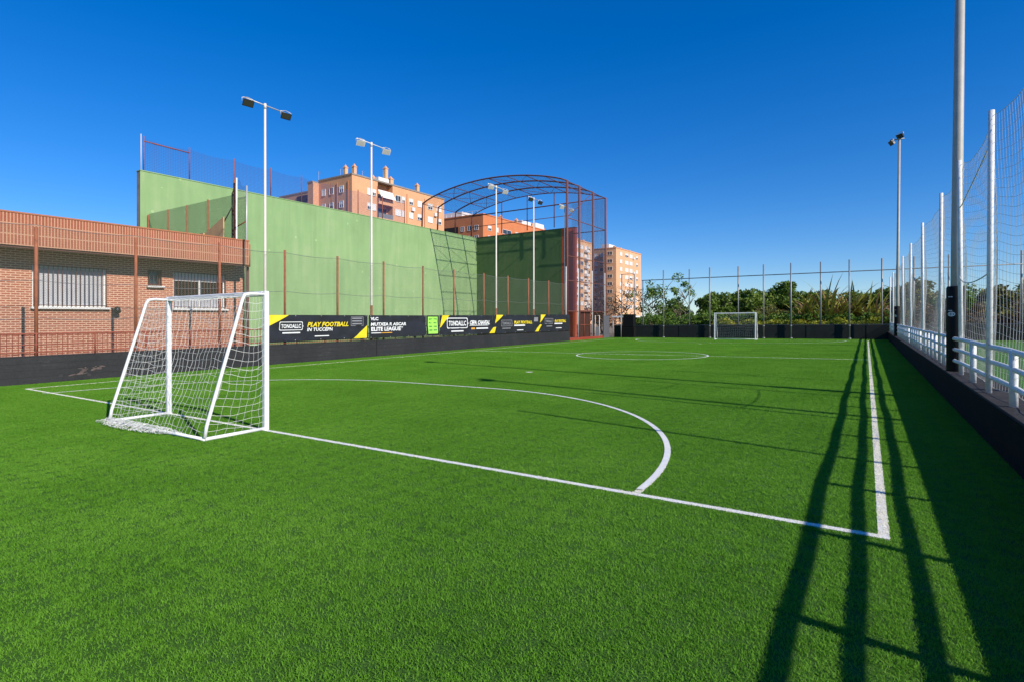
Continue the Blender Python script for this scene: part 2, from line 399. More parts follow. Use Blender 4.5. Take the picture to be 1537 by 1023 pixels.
# the turf pile: blades of one square tuft set out over the whole pitch
def turf():
    b=MB(); S=.40; r=random.Random(3)
    for i in range(1350):
        x=r.uniform(-S/2,S/2); y=r.uniform(-S/2,S/2); a=r.uniform(0,2*PI); h=r.uniform(.008,.019); w=r.uniform(.0013,.0027)
        lean=r.uniform(.006,.022); dx,dy=math.cos(a),math.sin(a); t=r.uniform(0,2*PI); wx,wy=math.cos(t)*w,math.sin(t)*w
        vs=[(x-wx,y-wy,0),(x+wx,y+wy,0),(x+dx*lean*.35+wx*.8,y+dy*lean*.35+wy*.8,h*.62),(x+dx*lean*.35-wx*.8,y+dy*lean*.35-wy*.8,h*.62),
            (x+dx*lean,y+dy*lean,h)]
        b.add(vs,[(0,1,2,3),(3,2,4)])
    o=b.build('turf_grass','turf',None,False); o['kind']='stuff'
    o['label']='short green artificial grass blades covering the whole football pitch'; o['category']='grass'
    ng=bpy.data.node_groups.new('turf_spread','GeometryNodeTree')
    ng.interface.new_socket('Geometry',in_out='INPUT',socket_type='NodeSocketGeometry')
    ng.interface.new_socket('Geometry',in_out='OUTPUT',socket_type='NodeSocketGeometry')
    nd=ng.nodes; L=ng.links.new
    gi=nd.new('NodeGroupInput'); go=nd.new('NodeGroupOutput')
    st=.30; X0,X1,Y0,Y1=-20.15,1.2,-.5,49.9
    g=nd.new('GeometryNodeMeshGrid'); g.inputs['Size X'].default_value=X1-X0; g.inputs['Size Y'].default_value=Y1-Y0
    g.inputs['Vertices X'].default_value=int((X1-X0)/st)+1; g.inputs['Vertices Y'].default_value=int((Y1-Y0)/st)+1
    sp=nd.new('GeometryNodeSetPosition'); L(g.outputs[0],sp.inputs[0])
    pos=nd.new('GeometryNodeInputPosition'); sx=nd.new('ShaderNodeSeparateXYZ'); L(pos.outputs[0],sx.inputs[0])
    cx,cy=(X0+X1)/2,(Y0+Y1)/2
    def ma(op,a,bv):
        q=nd.new('ShaderNodeMath'); q.operation=op; L(a,q.inputs[0])
        if isinstance(bv,float): q.inputs[1].default_value=bv
        else: L(bv,q.inputs[1])
        return q.outputs[0]
    z=ma('ADD',ma('ADD',ma('MULTIPLY',sx.outputs[0],GX),ma('MULTIPLY',sx.outputs[1],GY)),gz(cx,cy)+.001)
    cb=nd.new('ShaderNodeCombineXYZ'); cb.inputs[0].default_value=cx; cb.inputs[1].default_value=cy; L(z,cb.inputs[2]); L(cb.outputs[0],sp.inputs['Offset'])
    rv=nd.new('FunctionNodeRandomValue'); rv.data_type='FLOAT_VECTOR'; rv.inputs[0].default_value=(0,0,0); rv.inputs[1].default_value=(0,0,2*PI)
    ip=nd.new('GeometryNodeInstanceOnPoints'); L(sp.outputs[0],ip.inputs['Points']); L(gi.outputs[0],ip.inputs['Instance']); L(rv.outputs[0],ip.inputs['Rotation'])
    L(ip.outputs[0],go.inputs[0])
    md=o.modifiers.new('turf_spread','NODES'); md.node_group=ng
turf()

# ------------------------------------------------------------------ low black wall along the left side
t=thing('boundary_wall','low black painted wall below the banners, running along the left touchline','wall',(-20.4,20))
for i,(a,c) in enumerate(((-9,13.6),(13.63,19.42),(19.45,30.4),(30.43,35.33),(35.36,40.5))):
    MB().bbox(-20.62,-20.25,a,c,-.05,.80,.012).build('wall_panel','black_wall',t)
b=MB(); b.box(-20.58,-20.262,-8.9,40.45,-.05,.78); b.build('wall_core','black',t)
rr=random.Random(5); b=MB()
for i in range(16):                                # scuffed paint
    y=7.45+rr.gauss(0,.2); z=.30+rr.gauss(0,.06)+.12*(y-7.4); L_=rr.uniform(.03,.13); h=rr.uniform(.01,.03); k=rr.uniform(-.25,.3)
    pts=[(-20.2465,y+L_*math.cos(a)*rr.uniform(.7,1.1),z+h*math.sin(a)*rr.uniform(.6,1.2)+k*L_*math.cos(a)) for a in [2*PI*q/9 for q in range(9)]]
    b.add(pts,[tuple(range(9))])
b.build('scuff_mark',plain('scuffed_plaster',(.13,.095,.085),.9,0,.35,14,.2),t)

# rusty handrail on the wall
t=thing('metal_railing','rusty red metal railing with thin uprights standing on the low black wall','railing',(-20.45,12,.8))
MB().tube([(-20.47,-9,1.43),(-20.47,40.4,1.43)],.028,6).build('rail','rust_red',t)
MB().tube([(-20.47,-9,1.12),(-20.47,40.4,1.12)],.020,6).build('rail','rust_red',t)
MB().tube([(-20.47,-9,.90),(-20.47,40.4,.90)],.022,6).build('rail','rust_red',t)
MB().tube([(-20.30,13.4,.845),(-20.30,40.4,.845)],.022,6).build('rail','rust_red',t)
b=MB(); y=-9
while y<40.4: b.tube([(-20.47,y,.80),(-20.47,y,1.43)],.009,4); y+=.13
o=b.build('uprights','rust_red',t)
b=MB(); y=-9.0
for y in [-7+1.47*i for i in range(33)]: MB().tube([(-20.47,y,.80),(-20.47,y,1.46)],.026,6).build('stanchion','rust_red',t)

# tall chain link fence behind the banners
t=thing('chain_link_fence','tall chain link fence on rusty posts behind the banners along the left side','fence',(-20.55,20,.8))
PY=[3.7,6.25,8.89,11.74,14.53,17.28,20.18,23.14,25.85,28.9,31.72,34.45,37.47,40.3]
for y in PY:
    MB().tube([(-20.55,y,.80),(-20.55,y,4.72 if y>10 else 4.55)],.048,8).build('post','rust',t)
b=MB(); b.sheet(lambda u,v:(-20.56,3.7+36.6*u,.85+3.78*v-.06*math.sin(PI*((3.7+36.6*u-3.7)%2.85)/2.85)*v),60,6,lambda u,v:(36.6*u,3.78*v)); b.build('mesh','chain',t)
b=MB()
for h in (4.62,3.0,1.9):
    pts=[]
    for i in range(len(PY)-1):
        for k in range(6):
            q=k/6; pts.append((-20.55,PY[i]+(PY[i+1]-PY[i])*q,h-.07*math.sin(PI*q)))
    b.tube(pts,.008,4)
b.build('tension_wire','galv_dark',t)

# ------------------------------------------------------------------ advertising banners
def ripple(y,z): return .045*noise.noise(Vector((y*.9,z*1.4,2.2)))+.030*noise.noise(Vector((y*2.3+z*1.5,z*2.6-y*.8,5.1)))
XB=-20.19
def bpt(y,z,off=0): return (XB+ripple(y,z)+off,y,z)
def text_part(s,size,y0,z0,mat,parent,width=None,italic=0,bold=.02,off=.012,name='lettering'):
    cu=bpy.data.curves.new('lettering','FONT'); cu.body=s; cu.size=size; cu.shear=italic; cu.offset=bold*size; cu.resolution_u=2
    ob=bpy.data.objects.new('lettering_src',cu); COL.objects.link(ob)
    dg=bpy.context.evaluated_depsgraph_get(); dg.update()
    me=bpy.data.meshes.new_from_object(ob.evaluated_get(dg)); bpy.data.objects.remove(ob); bpy.data.curves.remove(cu)
    xs=[v.co.x for v in me.vertices]; x0,x1=min(xs),max(xs); k=(width/(x1-x0)) if width else 1
    b=MB(); b.add([bpt(y0+(v.co.x-x0)*k,z0+v.co.y,off) for v in me.vertices],[tuple(p.vertices) for p in me.polygons])
    bpy.data.meshes.remove(me)
    return b.build(name,mat,parent)
def strip(y0,z0,y1,z1,w=.05,off=.011):   # straight printed bar
    b=MB(); n=10
    return [(bpt(y0+(y1-y0)*i/n,z0+(z1-z0)*i/n-w/2,off),bpt(y0+(y1-y0)*i/n,z0+(z1-z0)*i/n+w/2,off)) for i in range(n+1)]
def ring(b,pts,w,off):
    n=len(pts)
    c=Vector((sum(p[0] for p in pts)/n,sum(p[1] for p in pts)/n))
    inn=[]
    for p in pts:
        d=Vector(p)-c; inn.append((p[0]-w*(1 if d.x>0 else -1),p[1]-w*(1 if d.y>0 else -1)))
    vs=[bpt(p[0],p[1],off) for p in pts]+[bpt(p[0],p[1],off) for p in inn]
    b.add(vs,[(i,(i+1)%n,n+(i+1)%n,n+i) for i in range(n)])
def logo(t,y,z,w,h,mat='print',text='TONOALLC'):
    b=MB(); c=.10*h
    pts=[(y+c,z),(y+w-c,z),(y+w,z+c),(y+w,z+h*.38),(y+w+.13*h,z+h*.45),(y+w,z+h*.55),(y+w,z+h-c),(y+w-c,z+h),(y+c,z+h),(y,z+h-c),(y,z+c)]
    ring(b,pts,.05*w*.5,.010); b.build('logo_frame',mat,t)
    text_part(text,h*.62,y+w*.08,z+h*.27,mat,t,w*.84,0,.03)
def poly(t,pts,mat,name='stripe',off=.009):
    b=MB()
    (a,bb,c,d)=pts; n=8
    b.sheet(lambda u,v:bpt((a[0]*(1-u)+bb[0]*u)*(1-v)+(d[0]*(1-u)+c[0]*u)*v,(a[1]*(1-u)+bb[1]*u)*(1-v)+(d[1]*(1-u)+c[1]*u)*v,off),n,n)
    return b.build(name,mat,t)
def bar(t,y,z,w,h,mat='print'): return poly(t,[(y,z),(y+w,z),(y+w,z+h),(y,z+h)],mat,'small_print',.010)
def banner(label,y0,y1,z0,z1):
    t=thing('advertising_banner',label,'banner',(XB,(y0+y1)/2,z0),'advertising banners on the fence above the low wall')
    b=MB(); n=int((y1-y0)*7)
    b.sheet(lambda u,v:bpt(y0+(y1-y0)*u,z0+(z1-z0)*v),n,9)
    b.sheet(lambda u,v:bpt(y1+(y0-y1)*u,z0+(z1-z0)*v,-.006),n,9)
    b.build('sheet','banner',t)
    y=y0+.12
    while y<y1:
        for z in (z0+.035,z1-.035):
            q=bpt(y,z,.006); MB().tube([(q[0],q[1],q[2]),(q[0]+.006,q[1],q[2])],.018,8).build('eyelet','galv',t)
        y+=1.3
    return t
t=banner('black banner reading PLAY FOOTBALL nearest the white goal, yellow corner at each end',13.35,18.78,.92,2.0)
poly(t,[(13.36,1.45),(13.37,1.46),(14.45,1.995),(13.36,1.995)],'yellow')
poly(t,[(17.9,.925),(18.7,.925),(18.75,1.52),(18.6,1.42)],'yellow')
logo(t,14.0,1.36,1.12,.36); bar(t,14.15,1.23,.85,.055)
text_part('PLAY FOOTBALL',.27,15.35,1.50,'yellow',t,2.25,.25,.035)
text_part('IN TUCCEPN',.20,15.35,1.31,'print',t,1.35,.15,.03)
bar(t,15.75,1.07,.75,.04)
b=MB(); ring(b,[(17.75,1.50),(18.5,1.50),(18.5,1.93),(17.75,1.93)],.025,.01); b.build('badge','grey_print',t)
for k,z in enumerate((1.82,1.70,1.57)): bar(t,17.82,z,.6,.06,'grey_print')
t=banner('black banner reading ELITE LEAGUE in plain white letters, beside the lime poster',18.86,22.98,.90,2.0)
text_part('VLC',.20,18.98,1.76,'print',t,.5,.1,.04)
text_part('MUTXEA R ASCAR',.21,18.98,1.49,'print',t,2.45,.1,.035)
text_part('ELITE LEAGUE*',.26,18.98,1.24,'print',t,2.2,.1,.035)
bar(t,18.98,1.12,.6,.04); bar(t,19.5,1.12,.9,.035,'orange')
b=MB(); b.sheet(lambda u,v:bpt(23.02+1.05*u,.90+1.1*v),8,8); b.sheet(lambda u,v:bpt(24.07-1.05*u,.90+1.1*v,-.006),8,8)
pz=thing('wall_poster','small lime green poster between two black banners on the left fence','poster',(XB,23.5,.9))
b.build('sheet','banner',pz)
poly(pz,[(23.14,1.0),(23.95,1.0),(23.95,1.93),(23.14,1.93)],'lime','green_field')
for k in range(4):
    bar(pz,23.22,1.76-.2*k,.27,.07,'lime_dark'); bar(pz,23.60,1.76-.2*k,.27,.07,'lime_dark')
t=banner('black banner with the largest boxed white logo, just right of the lime poster',24.12,29.35,.88,2.02)
poly(t,[(24.13,1.32),(24.2,1.34),(25.0,2.01),(24.35,2.01)],'yellow')
logo(t,24.75,1.25,1.95,.62,'print'); bar(t,25.1,1.06,1.2,.07)
text_part('CEPA CHAVEAL',.34,26.9,1.46,'print',t,2.15,.2,.04)
bar(t,26.9,1.39,2.0,.035); bar(t,27.1,1.17,.35,.10,'orange'); bar(t,27.6,1.18,1.25,.08)
t=banner('black banner with grey boxed logo and yellow lettering, second from the far end',29.4,35.4,.86,2.06)
poly(t,[(28.95,.89),(29.55,.89),(29.75,1.28),(29.4,1.25)],'yellow',off=.016)
poly(t,[(29.65,1.50),(29.68,1.52),(30.6,2.05),(29.75,2.05)],'yellow')
logo(t,30.35,1.3,1.35,.42,'grey_print'); bar(t,30.5,1.14,1.0,.06,'grey_print')
text_part('PLAY FOOTBALL',.27,31.95,1.46,'yellow',t,2.45,.2,.04); bar(t,31.95,1.30,1.4,.09); bar(t,32.3,1.0,.8,.05)
bar(t,34.65,1.6,.55,.3,'grey_print')
t=banner('black banner with yellow lettering at the far end, beside the red gate area',35.45,40.4,.85,2.10)
poly(t,[(34.75,.87),(35.3,.87),(35.75,1.35),(35.5,1.38)],'yellow',off=.016)
poly(t,[(35.5,1.50),(35.54,1.52),(36.4,2.09),(35.65,2.09)],'yellow')
logo(t,36.2,1.4,1.3,.42,'grey_print'); bar(t,36.5,1.2,.9,.07,'grey_print')
text_part('PLAY FOOTBALL',.27,37.75,1.52,'yellow',t,1.95,.2,.04); bar(t,37.75,1.37,1.3,.09); bar(t,38.0,1.05,.9,.05)

# ------------------------------------------------------------------ light poles
def floodlight(t,c,face,dark,tilt=35):
    # head hung under the crossbar; face = horizontal aim direction
    f=Vector((face[0],face[1],0)).normalized(); s=Vector((-f.y,f.x,0)); up=Vector((0,0,1))
    a=math.radians(tilt); n=f*math.cos(a)-up*math.sin(a); h=s.cross(n)*-1
    if h.z<0: h=-h
    C=Vector(c)
    def body(w,hh,d0,d1,ws=1):
        b=MB(); v=[]
        for d,k in ((d0,ws),(d1,1)):
            for q,r_ in ((-1,-1),(1,-1),(1,1),(-1,1)): v.append(C+s*q*w*k+h*r_*hh*k+n*d)
        b.add(v,[(3,2,1,0),(4,5,6,7),(0,1,5,4),(1,2,6,5),(2,3,7,6),(3,0,4,7)]); return b
    hd=body(.215,.135,-.08,.045,.75).build('floodlight','lamp_dark' if dark else 'lamp_white',t)
    body(.185,.108,.046,.049).build('lamp_glass','lamp_glass' if dark else 'lamp_pale',hd)
    b=MB()
    for k in (-1,1): b.tube([C+s*k*.23,C+s*k*.23+up*.16,C+up*.22],.016,5)
    b.build('bracket','galv',hd)
def light_pole(x,y,h,label,dark,r=.058,head='along',mat='pole_cream',base=0,group='floodlight poles along the left side',pad=None,face=(1,-.15),arm=.95,lean=0):
    t=thing('light_pole',label,'light pole',(x,y,base),group)
    MB().tube([(x,y,base),(x+lean*.2,y,base+2.6),(x+lean,y,h)],[r,r*.96,r*.74],14).build('pole',mat,t)
    if base==0: MB().tube([(x,y,.0),(x,y,2.5)],r*1.12,14).build('base_sleeve','rust',t)
    if head=='along':
        MB().tube([(x,y-arm,h+.06),(x,y+arm,h-.0)],.026,8).build('crossbar','galv' if dark else 'lamp_white',t)
        MB().tube([(x,y,h-.12),(x,y,h+.10)],r*.95,10).build('collar','pole_cream',t)
        for q in (-1,1): floodlight(t,(x+.16,y+q*(arm-.1),h-.18),face,dark)
    else:
        MB().tube([(x-.34,y,h+.05),(x+.34,y,h+.05)],.035,8).build('crossbar','galv_dark',t)
        floodlight(t,(x-.26,y,h-.10),(-1,-.4),True); floodlight(t,(x+.14,y,h+.22),(-.9,-.7),True)
    return t
X5=-20.75
light_pole(X5,13.75,10.55,'cream floodlight pole with two black lamp heads, nearest the white foreground goal',True)
light_pole(X5,19.55,10.5,'cream floodlight pole with white lamp heads, seen before the salmon apartment block',False,face=(1,-.35))
light_pole(X5,30.6,10.55,'cream floodlight pole with white heads before the dark green end wall',False,face=(1,-.35))
light_pole(X5,35.55,10.65,'cream floodlight pole with small dark heads before the dark green end wall',True,arm=.8)
light_pole(X5,40.6,10.9,'cream floodlight pole with white heads rising beside the first steel cage post',False,face=(1,-.35))

# ------------------------------------------------------------------ red brick clubhouse
bh=thing('brick_building','low red brick building with overhanging brick parapet and barred windows, left behind the fence','building',(-24,8))
WIN=[(7.19,9.39,2.31,3.75),(10.81,11.31,3.2,3.83),(11.77,13.96,2.31,3.82)]
b=MB(); ys=[-14]; XW=-24.0
def wall_with_holes(b,x,ya,yb,za,zb,holes,depth=.18):
    cuts=sorted(set([ya,yb]+[v for h in holes for v in h[:2]]))
    for i in range(len(cuts)-1):
        a,c=cuts[i],cuts[i+1]; hs=[h for h in holes if h[0]<=a+1e-6 and h[1]>=c-1e-6]
        segs=[(za,zb)] if not hs else [(za,hs[0][2]),(hs[0][3],zb)]
        for s0,s1 in segs: b.add([(x,a,s0),(x,c,s0),(x,c,s1),(x,a,s1)],[(0,1,2,3)])
    for (a,c,s0,s1) in holes:
        q=x-depth
        b.add([(x,a,s0),(x,c,s0),(x,c,s1),(x,a,s1),(q,a,s0),(q,c,s0),(q,c,s1),(q,a,s1)],[(0,4,5,1),(1,5,6,2),(2,6,7,3),(3,7,4,0)])
wall_with_holes(b,XW,-14,14.87,-.1,4.40,WIN)
b.build('wall','brick',bh)
b=MB(); b.add([(-24,14.87,-.1),(-33,14.87,-.1),(-33,14.87,4.4),(-24,14.87,4.4)],[(0,1,2,3)]); b.add([(-33,-14,-.1),(-33,14.87,-.1),(-33,14.87,4.4),(-33,-14,4.4)],[(3,2,1,0)]); b.build('side_wall','brick_x',bh)
b=MB(); b.box(-23.1,-22.98,-14,14.45,4.25,5.28); b.build('parapet','brick_s',bh)
b=MB(); b.box(-33,-23.1,14.33,14.45,4.25,5.28); b.build('parapet_return','brick_x',bh)
b=MB(); b.box(-33.1,-22.96,-14,14.47,5.281,5.33); b.build('coping','clay',bh)
b=MB(); b.box(-33,-23.1,-14,14.33,4.40,4.55); b.build('roof','roof',bh)
b=MB(); b.box(-23.1,-23.04,-14,14.42,4.18,4.249); b.build('drip_edge','bars',bh)
b=MB(); b.tube([(-23.35,14.62,4.2),(-23.35,14.62,5.2)],.11,10); b.build('gutter_hopper','clay',bh)
b=MB(); b.tube([(-23.55,14.75,.0),(-23.55,14.75,4.25)],.06,8); b.build('downpipe','bars',bh)
for i,(a,c,z0,z1) in enumerate(WIN):
    xf=-24.06
    f=MB(); fw=.07
    f.box(xf-.05,xf,a,a+fw,z0,z1); f.box(xf-.05,xf,c-fw,c,z0,z1); f.box(xf-.05,xf,a+fw,c-fw,z1-fw,z1); f.box(xf-.05,xf,a+fw,c-fw,z0,z0+fw)
    w=f.build('window','white_old' if i!=1 else 'bars',bh)
    MB().box(-24.03,-23.86,a-.06,c+.08,z0-.07,z0-.002).build('sill','sill',w)
    g=MB(); g.add([(-24.15,a,z0),(-24.15,c,z0),(-24.15,c,z1),(-24.15,a,z1)],[(0,1,2,3)])
    if i==0:
        bl=MB(); z=z0+fw
        while z<z1-fw-.04: bl.box(-24.12,-24.10,a+fw,c-fw,z,z+.045); z+=.055
        g.build('pane','blind',w); bl.build('blind','blind',w)
    else:
        g.build('pane','dark_in' if i==2 else 'glass',w)
        if i==2:
            MB().box(-24.13,-24.09,a+fw,c-fw,z1-.36,z1-fw).build('blind','shutter',w)
            MB().box(-24.14,-24.11,a+fw,c-fw,z0+fw,z0+.52).build('lower_panel','blind',w)
            MB().box(-24.10,-24.05,(a+c)/2-.04,(a+c)/2+.04,z0+fw,z1-fw).build('mullion','white_old',w)
    br=MB(); n=max(3,int((c-a)/.13)); 
    for k in range(n+1): y=a+.03+(c-a-.06)*k/n; br.tube([(-23.93,y,z0+.02),(-23.93,y,z1+.02)],.013,5)
    br.tube([(-23.93,a,z0+.06),(-23.93,c,z0+.06)],.016,5); br.tube([(-23.93,a,z1-.02),(-23.93,c,z1-.02)],.016,5)
    br.build('window_bars','bars',w)
b=MB(); b.tube([(-24,9.66,2.28),(-23.8,9.66,2.28),(-23.78,9.66,2.18)],.03,6); b.tube([(-23.78,9.66,2.36),(-23.78,9.66,2.30),(-23.78,9.66,2.14),(-23.78,9.66,2.08)],[.02,.10,.12,.05],10)
b.build('wall_lamp','lamp_dark',bh)
b=MB(); b.tube([(-23.95,13.55,4.2),(-23.9,13.6,3.6),(-23.95,13.95,3.55),(-23.95,13.97,2.4)],.02,6); b.build('cable_pipe','rust_red',bh)

# ------------------------------------------------------------------ pelota court: long green wall, end wall, fences, cage
gw=thing('court_wall','long sunlit pale green ball court wall behind the fence','wall',(-36.2,32))
b=MB(); b.sheet(lambda u,v:(-36,15.8+33.5*u,-.1+10.8*v),40,14); b.build('green_face','green',gw)
b=MB(); b.box(-36.45,-36.01,15.82,49.3,-.1,10.69); b.build('wall_core','conc',gw)
b=MB(); b.box(-36.47,-35.97,15.80,49.3,10.705,10.76); b.build('coping','green',gw)
fw_=thing('end_wall','dark shaded green end wall of the ball court with a red right-hand edge','wall',(-30,49.5))
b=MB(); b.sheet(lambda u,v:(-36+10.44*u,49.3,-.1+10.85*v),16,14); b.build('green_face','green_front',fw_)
b=MB(); b.add([(-25.56,49.29,-.1),(-24.1,49.29,-.1),(-24.1,49.29,10.75),(-25.56,49.29,10.75)],[(0,1,2,3)]); b.build('red_face','red_plaster',fw_)
b=MB(); b.box(-36,-24.09,49.31,49.75,-.1,10.74); b.build('wall_core','kerb_red',fw_)
b=MB(); b.box(-36,-24.05,49.27,49.8,10.752,10.80); b.build('coping','bars',fw_)
b=MB(); b.box(-35.9,-22,15.9,49.2,-.01,.004); struct(b.build('court_floor',plain('court_concrete',(.22,.20,.17),.9,0,.2,.6,.2)))
fn=thing('wall_top_fence','blue net fence on rusty posts along the top of the green wall','fence',(-36.2,28,10.76))
FY=[16.08,18.73,21.69,24.44,27.02,29.8,32.6,35.4,38.2]
for i,y in enumerate(FY): MB().tube([(-36.2,y,10.76),(-36.2,y,12.85)],.038,6).build('post','rust_red',fn)
MB().tube([(-36.23,15.95,10.3),(-36.23,15.95,12.95)],.022,6).build('post','pole_cream',fn)
MB().tube([(-36.2,16.08,12.55),(-36.2,18.73,12.5)],.035,6).build('top_bar','rust_red',fn)
b=MB(); b.sheet(lambda u,v:(-36.21,16.08+22.12*u,10.77+(1.98-.1*abs(math.sin(PI*u*8)))*v),64,3,lambda u,v:(22.12*u,2*v)); b.build('net','blue_net',fn)

bf=thing('court_back_fence','dark green shade net fence on rusty posts crossing behind the brick building','fence',(-31,16.2))
for x,h in ((-35.9,8.15),(-33.63,8.2),(-31.54,8.2),(-29.47,8.25)): MB().tube([(x,16.2,0),(x,16.2,h)],.05,6).build('post','rust',bf)
MB().tube([(-27.01,16.2,0),(-27.01,16.2,8.95)],.06,8).build('lattice_post','rust',bf)
b=MB()
for k in range(12): b.tube([(-27.25,16.22,2.8+k*.5),(-26.85,16.22,3.3+k*.5)] if k%2 else [(-26.85,16.22,2.8+k*.5),(-27.25,16.22,3.3+k*.5)],.025,5)
b.tube([(-27.25,16.22,2),(-27.25,16.22,8.3)],.035,6); b.build('lattice','rust',bf)
MB().tube([(-26.66,16.1,0),(-26.66,16.1,8.97)],.034,8).build('post','white',bf)
MB().tube([(-25.97,16.2,0),(-25.97,16.2,6.6),(-25.95,16.2,8.5)],.036,8).build('post','galv',bf)
b=MB(); b.sheet(lambda u,v:(-35.9+8.9*u,16.21,.1+8.1*v),10,8,lambda u,v:(8.9*u,8.1*v)); b.sheet(lambda u,v:(-26.9+.93*u,16.23,.1+7.9*v),3,8,lambda u,v:(.93*u,7.9*v)); b.build('shade_net','shade',bf)
b=MB(); b.sheet(lambda u,v:(-26.66+.69*u,16.18,7.9+(1.0-.55*u+.1*math.sin(9*u))*v),8,6,lambda u,v:(.7*u,1*v)); b.build('torn_blue_net','blue_net',bf)
MB().tube([(-27.0,16.1,7.6),(-28.2,16.0,6.3),(-29.0,15.9,5.3)],.03,5).build('stay_cable','lamp_dark',bf)
MB().tube([(-27.0,16.2,6.5),(-25.97,16.2,6.75)],.03,5).build('brace','rust',bf)
bd=thing('board_stack','tan wooden boards leaning behind the brick parapet','boards',(-28.6,15.7,4.6))
MB().box(-29.45,-28.85,15.62,15.70,4.56,6.35).build('board','tan',bd)
b=MB(); b.add([(-28.8,15.66,4.56),(-27.1,15.66,4.56),(-27.1,15.66,7.0),(-28.8,15.66,6.3),(-28.8,15.72,4.56),(-27.1,15.72,4.56),(-27.1,15.72,7.0),(-28.8,15.72,6.3)],[(0,1,2,3),(7,6,5,4),(0,4,5,1),(1,5,6,2),(2,6,7,3),(3,7,4,0)]); b.build('board',plain('brown_board',(.56,.36,.16),.8,0,.2,2,.2),bd)
MB().bbox(-31.3,-30.2,15.7,16.0,4.56,5.75,.02).build('board','tan',bd)

cg=thing('steel_cage','arched rusty steel ball cage with netting over the ball court','cage',(-28,45))
FR=[40.5,42.8,45.6,48.42]
def arch(u):   # u 0 left .. 1 right: x, z
    x=-36+15.5*u; return x,13.0+1.32*(1-(2*u-1)**2)**.85*(1-.10*(u-.5))
for y in FR:
    pts=[(arch(i/28)[0],y,arch(i/28)[1]) for i in range(29)]
    MB().tube(pts,.066 if y!=FR[-1] else .05,6).build('arch','cage',cg)
    MB().tube([(-36.1,y,10.76),(-36,y,13.05)],.075,6).build('wall_post','cage',cg)
    MB().tube([(-20.5,y,0),(-20.5,y,13.02)],.10,8).build('post','cage_post',cg)
    MB().tube([(-20.5,y-.18,0),(-20.5,y-.18,6.0)],.035,6).build('net_post','white_old',cg)
b=MB()
for u in (0,.125,.25,.375,.5,.625,.75,.875,1): b.tube([(arch(u)[0],FR[0],arch(u)[1]-.05),(arch(u)[0],FR[-1],arch(u)[1]-.05)],.035,5)
b.build('purlins','cage',cg)
b=MB()
for i in range(3):
    for (ua,ub) in ((.125,.25),(.25,.125),(.5,.625),(.75,.625)): MB().tube([(arch(ua)[0],FR[i],arch(ua)[1]-.05),(arch(ub)[0],FR[i+1],arch(ub)[1]-.05)],.02,4).build('brace','cage',cg)
b=MB()
b.tube([(-36,FR[-1],13.0),(-20.5,FR[-1],13.0)],.06,6); 
for u in (.25,.45,.65,.82): b.tube([(-36+15.5*u,FR[-1],10.8),(-36+15.5*u,FR[-1],arch(u)[1])],.05,5)
b.tube([(-24.0,FR[-1],10.0),(-20.5,FR[-1],10.0)],.045,5); b.tube([(-36,FR[-1],11.8),(-24,FR[-1],11.8)],.035,5)
b.build('end_frame','cage',cg)
b=MB()
for h in (10.0,6.9,4.9,2.4): b.tube([(-20.5,FR[0],h),(-20.5,FR[-1],h)],.04,5)
b.tube([(-20.5,FR[0],10),(-20.5,FR[2],13)],.03,5)
b.build('side_rails','cage_post',cg)
b=MB(); b.sheet(lambda u,v:(arch(u)[0],FR[0]+(FR[-1]-FR[0])*v,arch(u)[1]+.02),28,6,lambda u,v:(16.5*u,7.9*v)); b.build('roof_net','cage_net',cg)
b=MB(); b.sheet(lambda u,v:(-20.48,FR[0]+(FR[-1]-FR[0])*u,2.4+10.5*v),4,6,lambda u,v:(7.9*u,10.5*v)); b.build('side_net','cage_net',cg)
b=MB(); b.sheet(lambda u,v:(-24.0+3.5*u,FR[-1]+.02,2.4+10.5*v),3,6,lambda u,v:(3.5*u,10.5*v)); b.build('end_net','cage_net',cg)
b=MB(); b.bbox(-20.9,-20.28,40.6,47.4,-.02,.22,.02); o=b.build('kerb','kerb_red'); tag(o,'low red kerb at the foot of the steel cage beside the pitch','kerb')
dr=thing('metal_door','brown metal double door between the rusty cage posts','door',(-20.7,44.2))
MB().bbox(-20.75,-20.69,42.95,45.3,.22,2.45,.01).build('leaf','brown_door',dr)
b=MB(); 
for y in (42.95,44.1,45.3): b.tube([(-20.66,y,.22),(-20.66,y,2.5)],.035,6)
for z in (1.25,2.47): b.tube([(-20.66,42.95,z),(-20.66,45.3,z)],.03,6)
b.build('frame','rust_red',dr)
gt=thing('small_gate','narrow cream tubular gate beside a dark grey panel near the far left corner','gate',(-20.4,46.3))
b=MB(); b.tube([(-20.4,45.85,0),(-20.4,45.85,2.05),(-20.4,46.75,2.05),(-20.4,46.75,0)],.035,8); b.build('frame','pole_cream',gt)
MB().bbox(-20.43,-20.38,45.95,46.7,.1,1.05,.01).build('lower_panel','grey_panel',gt)
gp=tag(MB().bbox(-20.45,-20.33,47.6,48.95,0,2.05,.015).build('side_panel','grey_panel'),'dark grey upright panel right of the cream tubular gate','panel')

